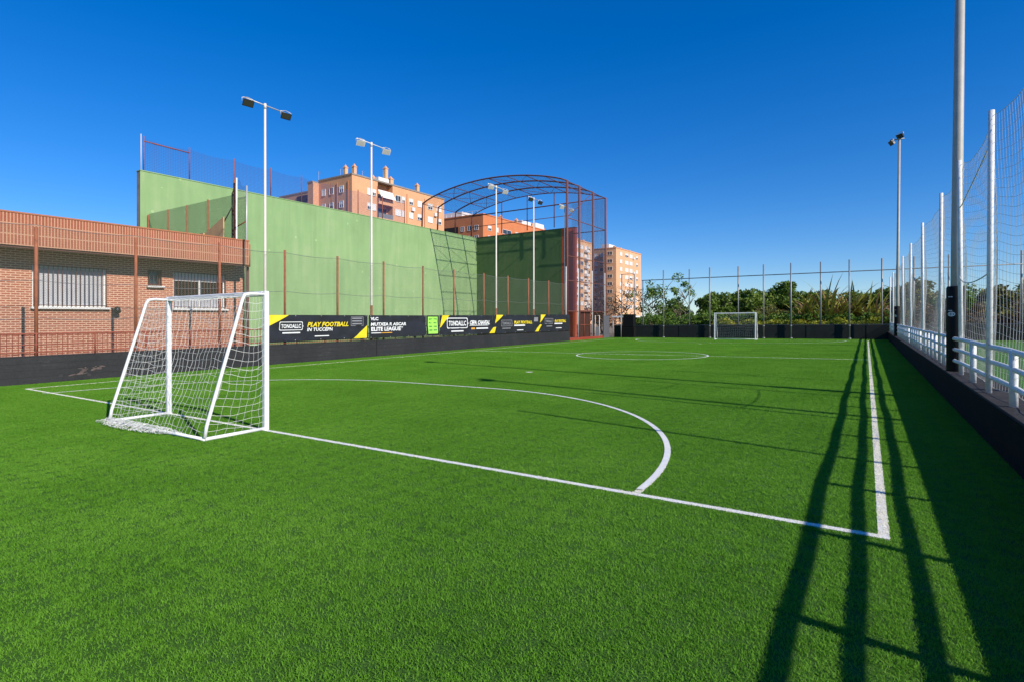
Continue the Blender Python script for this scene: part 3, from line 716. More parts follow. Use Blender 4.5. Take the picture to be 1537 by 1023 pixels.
# ------------------------------------------------------------------ far end: wall, posts, cabinet
fwall=thing('far_wall','black low wall with dark windbreak fabric across the far end of the pitch','wall',(-8,50.1))
MB().bbox(-20.3,70,50.0,50.25,-.05,1.10,.015).build('wall','screen',fwall)
b=MB(); x=-20.2
while x<20: b.box(x,x+.03,49.985,49.999,0,1.08); x+=2.02
b.build('fabric_seams','black',fwall)
MB().tube([(-20.3,50.1,1.13),(70,50.1,1.13)],.02,5).build('hem_rope','galv_dark',fwall)
ff=thing('far_fence','tall grey steel post fence with one top rail across the far end','fence',(-8,49.85))
FRONT=[-15.49,-11.44,-5.11,-1.08,-7.14]
for x in (-19.68,-18.43,-17.6,-15.49,-13.32,-11.44,-9.21,-7.14,-5.11,-3.04,-1.08,1.01,2.98,4.99,8.9,12.9,16.9):
    y=49.85 if x in FRONT else 50.4
    h=6.1 if x>-17 else (5.95 if x<-18 else 5.3)
    p=MB().tube([(x,y,0),(x,y,h)],.055,8).build('post','galv_dark',ff)
    if y<50:
        b=MB(); b.tube([(x,y,0),(x,y,.10)],.12,8); b.tube([(x,y-.01,1.0),(x,y-.01,1.09)],.085,8); b.build('clamp','galv_dark',p)
MB().tube([(-17.6,50.12,5.28),(17,50.12,5.12)],.04,6).build('top_rail','galv_dark',ff)
MB().tube([(-19.68,50.12,5.95),(-18.43,50.12,5.95)],.03,6).build('short_rail','galv_dark',ff)
cb=thing('black_cabinet','tall black cabinet standing against the far wall in its left corner','cabinet',(-18.7,49.6))
MB().bbox(-19.25,-18.05,49.3,49.9,0,.95,.02).build('lower_box','black',cb)
MB().bbox(-19.15,-18.1,49.35,49.9,.97,2.15,.03).build('upper_box','black',cb)
MB().tube([(-19.3,49.25,0),(-19.3,49.25,2.2)],.03,6).build('post','galv',cb)
sh=thing('white_canopy','small white canopy roof on thin posts behind the far left corner','canopy',(-19.9,52))
b=MB(); b.bbox(-21.2,-18.9,51.6,53.4,1.85,2.02,.03); b.build('roof','white',sh)
b=MB()
for x in (-21.1,-19.0):
    for y in (51.7,53.3): b.tube([(x,y,0),(x,y,1.86)],.03,6)
b.build('legs_frame','galv',sh)

# ------------------------------------------------------------------ right side wall, railing, ball net, poles
rw=thing('side_wall','low black wall with worn ledge along the right touchline, under the white railing','wall',(1.6,15))
MB().bbox(1.36,1.86,-8,50,-.05,.55,.02).build('wall','black_wall2',rw)
MB().bbox(1.345,1.875,-8,50,.552,.585,.01).build('ledge','ledge',rw)
rl=thing('white_railing','white three-rail tubular railing on top of the right side wall','railing',(1.5,15,.585))
WOBL=lambda y:.012*math.sin(y*.8)
for z in (.81,1.03,1.24):
    pts=[(1.5+WOBL(-8+i),-8+i,z+.008*math.sin(i*1.9)) for i in range(0,59)]
    MB().tube(pts,.034 if z<1.2 else .038,8).build('rail','white_old',rl)
y=1.6; TALL=[-1.6,1.4,4.4,7.4,10.4,13.4,16.7,21.65,27.4,33.0,38.9,44.4,49.5]
SH=[]
yy=-7.0
while yy<49.8: 
    if min(abs(yy-t_) for t_ in TALL)>.5: SH.append(yy)
    yy+=1.5 if yy<14.9 else 1.0
SH=[-6.1,-4.6,-3.0,-1.5,0,1.55,3.12,4.6,6.1,8.9,11.9,14.95]+[15.9+.98*i for i in range(35)]
for y in SH:
    if min(abs(y-t_) for t_ in TALL if t_>7)<.3: continue
    MB().tube([(1.5,y,.585),(1.5,y,1.27)],.044,10).build('upright','white_old',rl)
bn=thing('ball_stop_net','tall white ball net sagging between white posts along the right side wall','net',(1.5,15,.585))
for i,y in enumerate(TALL):
    if y<7: continue
    MB().tube([(1.5+.02*math.sin(y),y,.585),(1.5,y,2.6),(1.5+.015*math.cos(y*3),y,4.62)],.038,10).build('post','white_old',bn)
NT=[y for y in TALL if y>7]
def topz(y):
    for i in range(len(NT)-1):
        if NT[i]<=y<=NT[i+1]:
            q=(y-NT[i])/(NT[i+1]-NT[i]); return 4.55-.14*(1-(2*q-1)**2)
    return 4.5
def netpt(y,q):  # q 0 bottom..1 top
    zt=topz(y); z=.66+(zt-.66)*q
    for i in range(len(NT)-1):
        if NT[i]<=y<=NT[i+1]: w=(y-NT[i])/(NT[i+1]-NT[i]); break
    else: w=0
    sag=4*w*(1-w)
    z-=.10*sag*math.sin(PI*q)
    return (1.56+.16*sag*math.sin(PI*q*.9+.2)+.05*noise.noise(Vector((y*.6,q*3,1.))),y+.04*noise.noise(Vector((y*2.,q*4,7.))),z+.03*noise.noise(Vector((y*1.3,q*5,3.))))
b=MB(); ys=[]; y=7.4
while y<49.4: ys.append(y); y+=.125 if y<20 else .15
for k in range(31):
    q=k/30
    b.tube([netpt(y,q) for y in ys[::2]],.0026 if k not in (0,30) else .005,3,False)
for y in ys: b.tube([netpt(y,q/12) for q in range(13)],.0025,3,False)
b.build('netting','net_cord',bn)
def strap(y0,y1,z0,z1,sag):
    pts=[(1.49-.05*math.sin(PI*i/12),y0+(y1-y0)*i/12,z0+(z1-z0)*i/12-sag*4*(i/12)*(1-i/12)) for i in range(13)]
    MB().tube(pts,.009,6).build('strap','net_cord',bn)
strap(13.4,10.4,3.72,4.12,.16); strap(13.4,10.4,2.42,2.30,.13); 
GR='floodlight poles along the right side'
def side_pole(x,y,h,label,r,lab2,pad=True):
    t=light_pole(x,y,h,label,True,r,'across','pole_grey',.56,GR,lean=.10)
    if pad:
        b=MB(); pts=[(x,y,.56),(x,y,.60),(x,y,2.24),(x,y,2.28)]
        b.tube(pts,[.145,.155,.155,.14],10)
        p=b.build('pad','black',t)
        b=MB()
        def on(a,z,off=.004): return (x+(.155+off)*math.cos(a),y+(.155+off)*math.sin(a),z)
        a0=-PI/2-.55
        ringp=[(a0+.42*math.cos(q),1.72+.045*math.sin(q)) for q in [2*PI*i/20 for i in range(20)]]
        inn=[(a0+.33*math.cos(q),1.72+.028*math.sin(q)) for q in [2*PI*i/20 for i in range(20)]]
        b.add([on(*q) for q in ringp]+[on(*q) for q in inn],[(i,(i+1)%20,20+(i+1)%20,20+i) for i in range(20)])
        for da in (-.18,0,.16): b.add([on(a0+da-.05,1.70),on(a0+da+.05,1.70),on(a0+da+.05,1.74),on(a0+da-.05,1.74)],[(0,1,2,3)])
        b.add([on(a0-.4,1.785),on(a0+.1,1.785),on(a0+.1,1.80),on(a0-.4,1.80)],[(0,1,2,3)])
        b.add([on(a0-.35,2.06),on(a0+.15,2.06),on(a0+.15,2.075),on(a0-.35,2.075)],[(0,1,2,3)])
        b.build('emblem','print',p)
    return t
side_pole(1.52,14.25,11.0,'tall steel floodlight pole rising out of frame, wrapped at its foot in black padding',.098,'')
side_pole(1.49,38.4,11.7,'distant steel floodlight pole by the far end of the right railing, small lamps on top',.085,'')
o=light_pole(8.0,9.5,11.2,'steel floodlight pole beside the neighbouring grass pitch, outside the right edge',True,.09,'across','galv',0,GR)

# ------------------------------------------------------------------ goals
def goal(label,x0,x1,y,h,db,dt,fine=True,detail=1.0):
    """x0<x1 posts, opening towards +y; frame runs back to y-db"""
    t=thing('football_goal',label,'goal',((x0+x1)/2,y,0),'white five-a-side goals')
    s=.04; sg=1 if db>0 else -1
    for x in (x0,x1): MB().bbox(x-s,x+s,y-s,y+s,0,h,.012).build('post','white',t)
    MB().bbox(x0+s+.002,x1-s-.002,y-s,y+s,h-2*s,h,.012).build('crossbar','white',t)
    fr=[]
    for x in (x0,x1):
        p=[(x,y-sg*.04,h-.05),(x,y-dt*.7,h-.05),(x,y-dt*.93,h-.07),(x,y-dt-.012*sg,h-.15),(x,y-dt-(db-dt)*.25,h*.72),(x,y-db+.03*sg,.22),(x,y-db,.05)]
        MB().tube(p,.026,10).build('back_stay','white',t)
        MB().tube([(x,y-sg*.04,.03),(x,y-db,.03)],.028,10).build('side_bar','white',t)
    MB().tube([(x0,y-db,.03),(x1,y-db,.03)],.026,10).build('rear_bar','white',t)
    # netting
    c=.12 if fine else .14; r=.0023 if fine else .0025
    b=MB(); rg=random.Random(2)
    def jit(p,a=.02,k=3.):
        v=Vector(p); q=noise.noise_vector(v*k)*a; q2=noise.noise_vector(v*8.)*a*.5; return v+q+q2
    def back(u,v):   # u across, v up the back
        x=x0+(x1-x0)*u; z=.03+(h-.16)*v; yy=y-(db+(dt-db)*v)
        bel=math.sin(PI*u)*math.sin(PI*v)
        return jit((x,yy+sg*.10*bel,z-.05*bel),.035)
    def side(xx):
        def f(u,v):
            z0=.03;z1=h-.06; d=db+(dt-db)*v
            bel=math.sin(PI*u)*math.sin(PI*v)
            return jit((xx+.10*bel*(1 if xx>(x0+x1)/2 else -1),y-d*u,z0+(z1-z0)*v-.09*bel),.03)
        return f
    def roof(u,v): 
        return jit((x0+(x1-x0)*u,y-dt*v,h-.06-.05*math.sin(PI*u)*math.sin(PI*v)),.02)
    def grid(f,nu,nv,su,sv):
        for i in range(nu+1): b.tube([f(i/nu,k/sv) for k in range(sv+1)],r,3,False)
        for j in range(nv+1): b.tube([f(k/su,j/nv) for k in range(su+1)],r,3,False)
    W=x1-x0
    grid(back,int(W/c),int(h/c),int(W/c)*2 if fine else 8,int(h/c)*2 if fine else 8)
    for xx in (x0,x1): grid(side(xx),max(4,int(abs(db)/c*.95)),int(h/c),12 if fine else 4,int(h/c)*2 if fine else 8)
    grid(roof,int(W/c),max(2,int(abs(dt)/c)),24 if fine else 8,4)
    b.build('net','cord',t)
    if fine:                                       # slack net heaped on the turf behind the rear bar
        b=MB()
        for k in range(260):
            u=rg.random(); x=x0-.04+(W*.80)*u; w=.24*(math.sin(PI*min(1,u*1.05+.08)))**.5
            pts=[]; px,py=x,y-db-rg.uniform(-.03,1)*w*.9
            a=rg.uniform(0,2*PI)
            for q in range(7):
                pts.append((px,py,.028+.03*rg.random()+.05*max(0,1-abs(py-(y-db))/w if w>0 else 0)))
                a+=rg.uniform(-.9,.9); px+=.05*math.cos(a); py+=.045*math.sin(a)
                py=min(y-db+.03,max(y-db-w,py))
            b.tube(pts,.0024,3,False)
        b.build('slack_net','cord',t)
    return t
goal('white football goal with slack drooping net, standing large in the left foreground',-10.97,-7.98,5.30,2.18,.96,.38)
goal('small white football goal far off in front of the black end wall',-10.30,-7.25,46.55,2.13,-1.0,-.5,False)

# ------------------------------------------------------------------ apartment blocks
def window(t,face,pos,a,c,z0,z1,kind):
    """face 'x': on a wall at x=pos facing +x, a..c along y; face 'y': on a wall at y=pos facing -y, a..c along x"""
    def bx(b,d0,d1,p,q,r_,s_):
        if face=='x': return b.box(pos+d0,pos+d1,p,q,r_,s_)
        return b.box(p,q,pos-d1,pos-d0,r_,s_)
    b=MB(); w=.10
    bx(b,.002,.09,a,a+w,z0,z1); bx(b,.002,.09,c-w,c,z0,z1); bx(b,.002,.09,a+w,c-w,z1-w,z1); bx(b,.002,.14,a+w,c-w,z0,z0+w)
    m=(a+c)/2; bx(b,.002,.07,m-.04,m+.04,z0+w,z1-w)
    o=b.build('window','sill',t)
    k={'glass':0,'half':.5,'shut':1.0}[kind]
    zs=z1-w-(z1-z0-2*w)*k
    if k<1: bx(MB(),.004,.02,a+w,c-w,z0+w,zs).build('pane','glass',o)
    if k>0: bx(MB(),.021,.05,a+w,c-w,zs+.001,z1-w).build('shutter','shutter',o)
    return o
def chimney(t,x,y,z,h,w=.8,cap=True):
    w*=.75
    b=MB(); b.box(x-w/2,x+w/2,y-w/2,y+w/2,z,z+h)
    c=b.build('chimney','aptC',t)
    if cap:
        b=MB(); b.box(x-w*.6,x+w*.6,y-w*.6,y+w*.6,z+h+.001,z+h+.15)
        b.add([(x-w*.5,y-w*.5,z+h+.151),(x+w*.5,y-w*.5,z+h+.151),(x+w*.5,y+w*.5,z+h+.151),(x-w*.5,y+w*.5,z+h+.151),(x,y,z+h+.8)],[(0,1,4),(1,2,4),(2,3,4),(3,0,4)])
        b.build('cap','aptA',c)
rw_=random.Random(21)
kinds=['glass','half','shut','shut','half']
# block A, salmon, behind the long green wall
A=thing('apartment_building','salmon brick apartment block with many chimneys rising behind the long green wall','building',(-95,88))
XA,YA=-85.0,75.0; H=30.6
b=MB(); b.box(-94.9,XA,YA,81.8,0,H); b.box(-94.9,XA-1.5,81.802,86.1,0,H-.02); b.box(-94.9,XA,86.102,103.2,0,H); b.box(-96.6,-94.902,73.6,103,0,H-.4); b.box(-110,-96.602,76.4,103,0,H-1.2)
b.build('wall','aptA',A)
b=MB(); b.box(-95,XA+.12,YA-.12,103.3,H+.001,H+.30); b.box(-96.7,-95.002,73.5,103,H-.398,H-.1); b.box(-110.1,-96.72,76.3,103,H-1.198,H-.9); b.build('roof_edge','roof',A)
for k,z in enumerate((26.15,23.15,20.15)):
    z0,z1=z+1.25,z+2.65
    for (a,c,kd) in ((78.9,80.0,'shut'),(80.3,81.3,'half'),(86.8,88.5,'glass'),(88.9,89.8,'half'),(91.1,92.4,'half'),(93.8,95.3,'shut'),(97.3,99.0,'half'),(100.4,102.1,'shut')):
        kd2=kd if k==0 else rw_.choice(kinds); window(A,'x',XA,a,c,z0,z1,kd2)
    # recessed balcony
    b=MB(); b.box(XA-1.5,XA+.25,81.81,86.09,z-.1,z+.1); bl=b.build('balcony','aptA',A)
    b=MB(); b.box(XA+.10,XA+.22,81.9,86.0,z+.101,z+1.05)
    b.build('railing','aptA' if k==0 else 'galv_dark',bl)
    MB().box(XA-1.49,XA-1.45,82.2,85.7,z+.11,z+2.4).build('pane','glass',bl)
    for (a,c,kd) in ((-88.6,-87.4,'half'),(-91.6,-90.4,'glass'),(-93.9,-92.8,'shut')): window(A,'y',YA,a,c,z0,z1,kd if k==0 else rw_.choice(kinds))
    b=MB(); b.box(-103.8,-97.0,76.28,76.39,z+.9,z+2.7); o=b.build('balcony_opening','dark_in',A)
    b=MB(); b.box(-103.9,-96.9,75.7,76.27,z-.1,z+.95); b.build('balcony_parapet','aptA',o)
b=MB(); b.add([(XA+.02,81.9,29.0),(XA+.02,86,29.0),(XA+1.1,86,27.3),(XA+1.1,81.9,27.3),(XA+.02,81.9,28.95),(XA+.02,86,28.95),(XA+1.1,86,27.25),(XA+1.1,81.9,27.25)],[(0,1,2,3),(7,6,5,4),(0,3,7,4),(1,5,6,2),(2,6,7,3)]); b.build('awning','shutter',A)
for y in (92.2,99.9): 
    z=27.1
    MB().bbox(XA+.02,XA+.5,y-.5,y+.4,z-1.0,z-.2,.03).build('air_conditioner','shutter',A)
for (y,zt) in ((77.5,0),): pass
b=MB()
for y in (75.6,): pass
for (x,y,h,w) in ((-88.6,76.5,1.9,.9),(-86.6,77.0,1.9,.9),(-87.0,86.0,3.6,1.0),(-88.0,88.5,2.0,1.2),(-87.5,96.5,2.1,1.0),(-99,79,1.4,1.2),(-92,86,1.2,1.2),(-88,83.4,1.2,.9)): chimney(A,x,y,H+.2 if x>-95 else H-1.0,h,w)
b=MB(); b.box(-90,-86.5,83.5,86.5,H+.3,H+1.6); b.build('stair_head','shutter',A)
b=MB()
for (x,y,h) in ((-93,79,3.2),(-96.2,76,2.5),(-87.5,80,2.2)):
    b.tube([(x,y,H),(x,y,H+h)],.03,4)
    for k in range(4): b.tube([(x-.5,y,H+h-.2*k),(x+.5,y+.3,H+h-.2*k)],.015,3)
b.build('aerials','galv',A)
b=MB()
for y in (82.0-.35,90.4,96.2): b.tube([(XA+.10,y,14),(XA+.10,y,29.6)],.07,5)
b.tube([(-89.2,YA-.10,14),(-89.2,YA-.10,29.6)],.07,5); b.tube([(-86.0,YA-.10,14),(-86.0,YA-.10,29.6)],.07,5)
for y in (82.0-.35,): pass
b.build('downpipes','clay',A)
# block B, orange red, seen through the cage
B=thing('apartment_building','orange-red brick apartment block seen through the arched cage above the green end wall','building',(-105,150))
XB_,YB=-95.9,134.5; H=33.3
b=MB(); b.box(-132,XB_,YB,190,0,H); b.build('wall','aptB',B)
b=MB(); b.box(-132.1,XB_+.15,YB-.15,190.1,H+.001,H+.3); b.build('roof_edge','aptB',B)
for k,z in enumerate((27.6,24.6)):
    for a,c,kd in ((-99.0,-97.6,'glass'),(-101.6,-100.2,'glass'),(-104.2,-102.9,'glass')): window(B,'y',YB,a,c,z+1.2,z+2.7,kd)
    MB().box(-110.8,-105.2,YB-.06,YB-.002,z+.9,z+2.8).build('balcony_opening','dark_in',B)
    for a,c,kd in ((137,138.8,'half'),(141,142.6,'shut'),(145,150,'glass'),(152.5,155,'half'),(158,160,'shut'),(163,165,'half'),(168,170,'glass')): window(B,'x',XB_,a,c,z+1.2,z+2.7,kd)
    MB().box(XB_+.01,XB_+1.2,144.8,150.2,z-.1,z+1.0).build('balcony','aptB',B)
b=MB(); b.box(-120,-108,140,152,H+.3,H+3); b.build('stair_head','shutter',B)
b=MB(); b.box(-102,-98,160,166,H+.3,H+2.2); b.box(-101,-98.5,170,176,H+.3,H+2.8); b.build('roof_plant','shutter',B)
for (x,y) in ((-100,150),(-99,158),(-99,168),(-100,178)): chimney(B,x,y,H+.2,1.7,1.2)
b=MB()
for x in range(-130,-96,2): b.tube([(x,YB+.2,H+.3),(x,YB+.2,H+1.3)],.05,4)
b.tube([(-131,YB+.2,H+1.3),(-96.2,YB+.2,H+1.3)],.05,4); b.build('roof_railing','sill',B)
# block C, peach, right of the cage
C=thing('apartment_building','tall peach apartment block standing right of the cage above the trees','building',(-90,210))
XC,YC=-81.2,202.0; H=29.2
b=MB(); b.box(-86.5,XC,YC,230,0,H); b.box(-96,-86.502,YC+4,230,0,H+.6); b.build('wall','aptC',C)
b=MB(); b.box(-86.6,XC+.15,YC-.15,230.1,H+.001,H+.35); b.box(-96,-86.62,YC+3.9,230,H+.601,H+.9); b.build('roof_edge','aptA',C)
for k in range(8):
    z=26.0-2.95*k
    window(C,'y',YC,-84.9,-82.7,z+.6,z+2.0,'glass')
    for a,c in ((-89.6,-88.0),(-92.6,-91)): window(C,'y',YC+4,a,c,z+.6,z+2.1,rw_.choice(kinds))
    bl=MB().box(-93.2,-90.4,YC+2.9,YC+3.99,z-.1,z+.95).build('balcony','sill',C)
    for a,c in ((206,208.2),(211.5,215),(216.4,219.6),(224,226)): window(C,'x',XC,a,c,z+.6,z+2.1,rw_.choice(['shut','half','shut']))
    if k%2==0: MB().bbox(XC+.02,XC+.6,219.9,221,z+.3,z+1.1,.03).build('air_conditioner','shutter',C)
b=MB(); b.box(-90,-86.6,208,214,H+.9,H+2.6); b.build('stair_head','shutter',C)
for y in (206,212,222): chimney(C,-83.5,y,H+.3,1.0,1.1,False)
D=thing('apartment_building','peach apartment block directly behind the cage posts, left of the tall peach block','building',(-94,182))
XD=-88.0; H=30.4
b=MB(); b.box(-104,XD,165,195,0,H); b.build('wall','aptC',D)
b=MB(); b.box(-104.1,XD+.15,164.9,195.15,H+.001,H+.35); b.build('roof_edge','aptA',D)
for k in range(8):
    z=26.9-2.95*k
    for a,c in ((181.5,183.2),(184.6,186.8),(188.2,190),(191.4,193)): window(D,'x',XD,a,c,z+.7,z+2.2,rw_.choice(kinds))
    MB().box(XD+.01,XD+1.1,187.6,190.6,z-.3,z+.6).build('balcony','shutter',D)
for y in (180,186,191): chimney(D,-90,y,H+.3,1.1,1.1,False)

# ------------------------------------------------------------------ vegetation
def leaves(b,c,r,n,size,rg,flat=1.0):
    for _ in range(n):
        while True:
            p=Vector((rg.uniform(-1,1),rg.uniform(-1,1),rg.uniform(-1,1)))
            if p.length<1: break
        p=p*(p.length**.0) if p.length>.2 else p
        q=Vector(c)+Vector((p.x*r,p.y*r,p.z*r*flat))
        a=Vector((rg.gauss(0,1),rg.gauss(0,1),rg.gauss(0,1))).normalized(); d=a.orthogonal().normalized()
        d.rotate(Matrix.Rotation(rg.uniform(0,6.28),3,a)); e=a.cross(d)
        s=size*rg.uniform(.6,1.35); w=s*rg.uniform(.35,.6)
        b.add([q-d*s,q+e*w,q+d*s,q-e*w],[(0,1,2,3)])
def tree(name,label,cat,x,y,h,crown_w,leafmat,seed,crown0=.25,clumps=26,per=130,size=.16,clr=.9,group='trees beyond the far fence',gap=False,trunk_r=.13,limbs=6,flat=.75,multi=1):
    rg=random.Random(seed); t=thing(name,label,cat,(x,y),group)
    tb=MB(); ends=[]
    for m in range(multi):
        ox=rg.uniform(-.25,.25)*(multi>1); top=h*rg.uniform(.62,.8)
        sway=[(x+ox+rg.uniform(-.15,.15)*k+(rg.uniform(-.5,.5)*k*.5 if multi>1 else 0),y+rg.uniform(-.15,.15)*k,top*k/5) for k in range(6)]
        tb.tube(sway,[trunk_r*(1-.14*k) for k in range(6)],7)
        for k in range(limbs):
            q=rg.uniform(.35,1); i=min(4,int(q*5)); p=Vector(sway[i])
            a=rg.uniform(0,6.28); L=crown_w*.5*rg.uniform(.5,.95)
            e=p+Vector((math.cos(a)*L,math.sin(a)*L,h*rg.uniform(.08,.3)))
            mid=(p+e)/2+Vector((0,0,.12*L)); tb.tube([p,mid,e],[trunk_r*.45,trunk_r*.3,trunk_r*.12],5); ends.append(e)
    tb.build('trunk','trunk',t)
    b=MB(); z0=h*crown0
    for k in range(clumps):
        if gap and ends and rg.random()<.75:
            e=rg.choice(ends); c=e+Vector((rg.gauss(0,.25),rg.gauss(0,.25),rg.gauss(0,.2)))
        else:
            while True:
                p=Vector((rg.uniform(-1,1),rg.uniform(-1,1),rg.uniform(-1,1)))
                if .25<p.length<1: break
            c=Vector((x+p.x*crown_w/2*.85,y+p.y*crown_w/2*.85,(z0+h)/2+p.z*(h-z0)/2*.85))
        r=clr*rg.uniform(.55,1.1); c.z=min(c.z,h-r*flat*.7)
        leaves(b,c,r,int(per*rg.uniform(.6,1.3)*(r/clr)**2),size,rg,flat)
    b.build('crown',leafmat,t)
    return t
BG='trees and shrubs beyond the far fence'
tree('bare_tree','thin brown half-bare tree in front of the tall peach apartment block','tree',-23.2,61,6.7,4.6,'leaf_brown',1,.12,26,55,.10,.8,BG,True,.10,9,.9,3)
tree('bare_tree','low dry brown bush behind the cage posts, left of the half-bare tree','tree',-27.0,63,4.8,5.5,'leaf_brown',2,.05,30,90,.12,.9,BG,False,.10,7,.9,3)
tree('broad_tree','loose green tree at the right edge of the tall peach block','tree',-20.2,60,6.5,4.2,'leaf_mid',3,.3,26,80,.13,.7,BG,True,.10,8,.9,2)
tree('slender_tree','slender tree with separate round leaf tufts on bare branches, standing against the sky','tree',-16.4,60,5.9,2.5,'leaf_mid',4,.55,18,80,.13,.42,BG,True,.08,9,.9,3)
tree('pine_tree','dark dense tree behind the left post of the far goal','tree',-13.4,62,4.7,5.4,'leaf_dark',5,.0,62,230,.17,.85,BG,False,.14)
tree('pine_tree','broad dark tree rising above the far goal crossbar','tree',-10.6,64,5.0,5.4,'leaf_dark',6,.0,64,230,.17,.85,BG,False,.14)
tree('pine_tree','dark tree with a tall pointed top, right of the far goal','tree',-7.5,66,5.7,4.6,'leaf_dark',7,.0,58,230,.17,.8,BG,False,.14)
tree('pine_tree','lower dark tree between the far goal and the spiky plants','tree',-4.6,66,4.5,5.0,'leaf_dark',8,.0,56,230,.17,.85,BG,False,.14)
tree('pine_tree','dark tree directly behind the spiky sword-leaved plants','tree',-1.2,66,4.7,5.6,'leaf_dark',9,.0,60,230,.17,.85,BG,False,.14)
tree('pine_tree','dark tree just left of the white net posts at the far right corner','tree',2.2,64,4.6,4.6,'leaf_dark',10,.0,54,230,.17,.8,BG,False,.14)
tree('olive_bush','olive green feathery bush just right of the far goal','shrub',-7.6,54.5,3.0,3.2,'leaf_olive',12,.0,26,130,.10,.6,BG,False,.06)
tree('olive_bush','olive green shrub low behind the wall, left of the far goal','shrub',-12.6,54.5,2.6,3.0,'leaf_mid',13,.0,24,130,.10,.6,BG,False,.06)
tree('broad_tree','low rounded green tree filling the gap right of the half-bare brown tree','tree',-18.4,63,4.0,4.6,'leaf_mid',14,.0,48,190,.14,.8,BG,False,.12)
tree('pine_tree','low dark tree in the dip right behind the far goal crossbar','tree',-9.0,68,4.6,5.0,'leaf_dark',15,.0,52,200,.17,.85,BG,False,.12)
tree('pine_tree','low dark tree between the slender tree and the far goal','tree',-15.0,66,3.4,4.0,'leaf_dark',16,.0,44,200,.16,.8,BG,False,.12)
RG='trees beyond the neighbouring pitch'
for i,(x,y,h,w,m,lb) in enumerate(((4.0,62,5.2,4.6,'leaf_olive','olive tree seen through the net just right of the far white posts'),(6.6,60,4.3,4.4,'leaf_mid','rounded green tree behind the ball net, left of the padded pole'),
    (9.3,60,4.5,4.2,'leaf_olive','olive toned tree behind the net, right of the padded pole'),(12.0,61,5.0,4.6,'leaf_dark','dark tree behind the ball net near the right picture edge'),(15.2,62,5.4,5,'leaf_olive','last olive tree beyond the neighbouring pitch at the right edge'))):
    tree('broad_tree',lb,'tree',x,y,h,w,m,40+i,.0,54,210,.16,.8,RG,False,.13)
for i,(x,w,m,lb) in enumerate(((-17.4,3.4,'leaf_mid','low green hedge clump above the far wall, right of the black cabinet'),(-14.6,3.2,'leaf_mid','low green hedge clump above the far wall, below the slender tree'),
    (3.6,2.6,'leaf_brown','dry brownish hedge clump behind the first stretch of ball net'),(6.3,3.2,'leaf_brown','dry brownish hedge clump left of the padded pole behind the net'),(9.4,3.4,'leaf_brown','dry brownish hedge clump right of the padded pole behind the net'),(12.6,3.4,'leaf_brown','dry brownish hedge clump at the right picture edge behind the net'))):
    tree('hedge_shrub',lb,'shrub',x,52.2,2.3 if x<0 else 2.9,w,m,60+i,.0,30,120,.10,.55,'low hedge clumps behind the far wall',False,.05)
def sword_plant(label,x,y,h,n,seed,lean=.5,mat='leaf_sword'):
    rg=random.Random(seed); t=thing('sword_leaf_plant',label,'plant',(x,y),'spiky sword-leaved plants beyond the far wall')
    def leaf(b,L,a,el,w,bend):
        d=Vector((math.cos(a),math.sin(a),0)); sd=Vector((-d.y,d.x,0)); p0=Vector((x+rg.gauss(0,.35),y+rg.gauss(0,.35),.05)); vs=[]; K=7
        for k in range(K+1):
            q=k/K; e=el-bend*q*q
            p=p0+d*(L*q*math.cos(e))+Vector((0,0,L*q*math.sin(e)))
            ww=w*(.55+.9*q if q<.5 else 1.0*(1-(q-.5)/.5)**.7+.02)
            vs+=[p-sd*ww,p+sd*ww]
        b.add(vs,[(2*i,2*i+1,2*i+3,2*i+2) for i in range(K)])
    b=MB(); bd=MB()
    for i in range(n):
        a=rg.uniform(0,6.28); el=math.radians(90-abs(rg.gauss(0,1))*38*lean*2); el=max(.35,el)
        leaf(b if rg.random()<.8 else bd,h*rg.uniform(.5,1.02)*(1 if el>.9 else .85),a,el,rg.uniform(.085,.17),rg.uniform(.05,.7))
    b.build('leaves',mat,t); bd.build('dry_leaves','leaf_sword_dry',t)
sword_plant('spiky sword-leaved plant with a leaning dark leaf, leftmost of the clump beyond the far wall',-4.6,55.5,5.0,105,1,.6)
sword_plant('tallest spiky plant with crossing blades above the far wall',-2.9,55.0,5.7,125,2,.55)
sword_plant('yellowish spiky plant right of the tallest one beyond the far wall',-1.3,56.0,5.3,115,3,.55)
sword_plant('spiky plant behind the fence post beside the right end of the far wall',.3,55.5,4.8,115,4,.6)
sword_plant('low rusty-toned spiky plant at the far right corner',1.9,54.5,3.4,80,5,.7,'leaf_sword_dry')
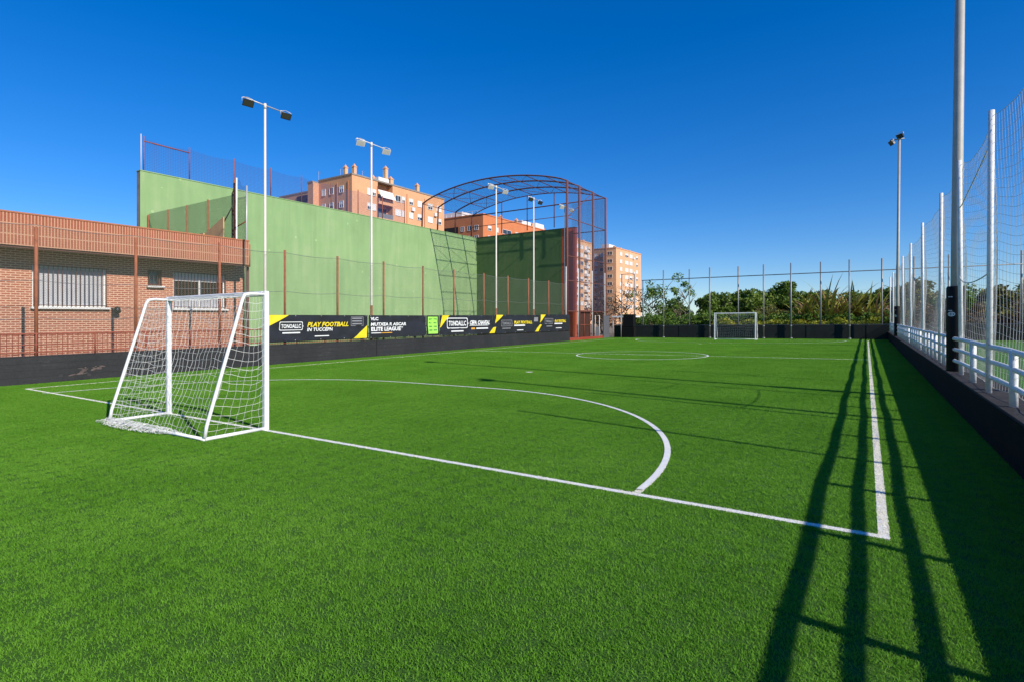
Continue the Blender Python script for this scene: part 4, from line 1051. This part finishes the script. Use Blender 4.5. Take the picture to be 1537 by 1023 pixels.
# yellow flowering ground cover and low undergrowth
def ground_cover(name,label,x0,x1,y,z0,z1,mat,n,seed,size=.09):
    rg=random.Random(seed); b=MB()
    for _ in range(n):
        x=rg.uniform(x0,x1); top=z0+(z1-z0)*(.55+.45*noise.noise(Vector((x*.9,seed,0)))*1.3); yy=y+rg.uniform(-.8,.8)
        leaves(b,(x,yy,rg.uniform(.2,max(.4,top))),.14,7,size,rg)
    o=b.build(name,mat); o['kind']='stuff'; o['label']=label; o['category']='ground cover'
ground_cover('yellow_ground_cover','yellow flowering ground cover along the top of the far wall',-11.6,1.0,51.3,1.0,1.75,'leaf_yellow',2600,5)
ground_cover('undergrowth','mixed green undergrowth filling the ground behind the far wall',-21,1.6,53.6,1.2,2.6,'leaf_mid',3600,9,.11)
ground_cover('undergrowth','dark undergrowth below the trees beyond the neighbouring pitch',1.8,20,54.5,1.2,2.7,'leaf_olive',3000,12,.12)

# ------------------------------------------------------------------ light, sky, camera
EL=math.radians(33.2); AZ=math.radians(11.5)
d=Vector((-math.cos(EL)*math.cos(AZ),math.cos(EL)*math.sin(AZ),-math.sin(EL)))
sl=bpy.data.lights.new('sun','SUN'); sl.energy=4.4; sl.angle=math.radians(.5); sl.color=(1,.93,.82)
so=bpy.data.objects.new('sun',sl); COL.objects.link(so); so.rotation_euler=d.to_track_quat('-Z','Y').to_euler(); so.location=(20,-10,30)
w=bpy.data.worlds.new('World'); sc.world=w; w.use_nodes=True; nt=w.node_tree; nt.nodes.clear()
sk=nt.nodes.new('ShaderNodeTexSky'); sk.sky_type='NISHITA'; sk.sun_disc=False; sk.sun_elevation=EL; sk.sun_rotation=PI/2+AZ
sk.air_density=1.0; sk.dust_density=0; sk.ozone_density=8.0; sk.altitude=200
hs=nt.nodes.new('ShaderNodeHueSaturation'); hs.inputs['Hue'].default_value=.512; hs.inputs['Saturation'].default_value=1.335; hs.inputs['Value'].default_value=1.35
bg=nt.nodes.new('ShaderNodeBackground'); bg.inputs[1].default_value=.11
wo=nt.nodes.new('ShaderNodeOutputWorld')
gm=nt.nodes.new('ShaderNodeGamma'); gm.inputs[1].default_value=.85; nt.links.new(sk.outputs[0],gm.inputs[0]); nt.links.new(gm.outputs[0],hs.inputs['Color']); nt.links.new(hs.outputs[0],bg.inputs[0]); nt.links.new(bg.outputs[0],wo.inputs[0])
cam=bpy.data.cameras.new('camera'); cam.sensor_width=36; cam.lens=834/1537*36; cam.shift_y=-30.3/1537; cam.clip_start=.05; cam.clip_end=5000
co=bpy.data.objects.new('camera',cam); COL.objects.link(co); co.location=(0,0,1.68); co.rotation_euler=(PI/2,0,TH); sc.camera=co
sc.view_settings.view_transform='Standard'; sc.view_settings.look='None'; sc.view_settings.exposure=.32; sc.view_settings.gamma=1
sc.render.engine='CYCLES'; sc.cycles.transparent_max_bounces=24; sc.cycles.max_bounces=6
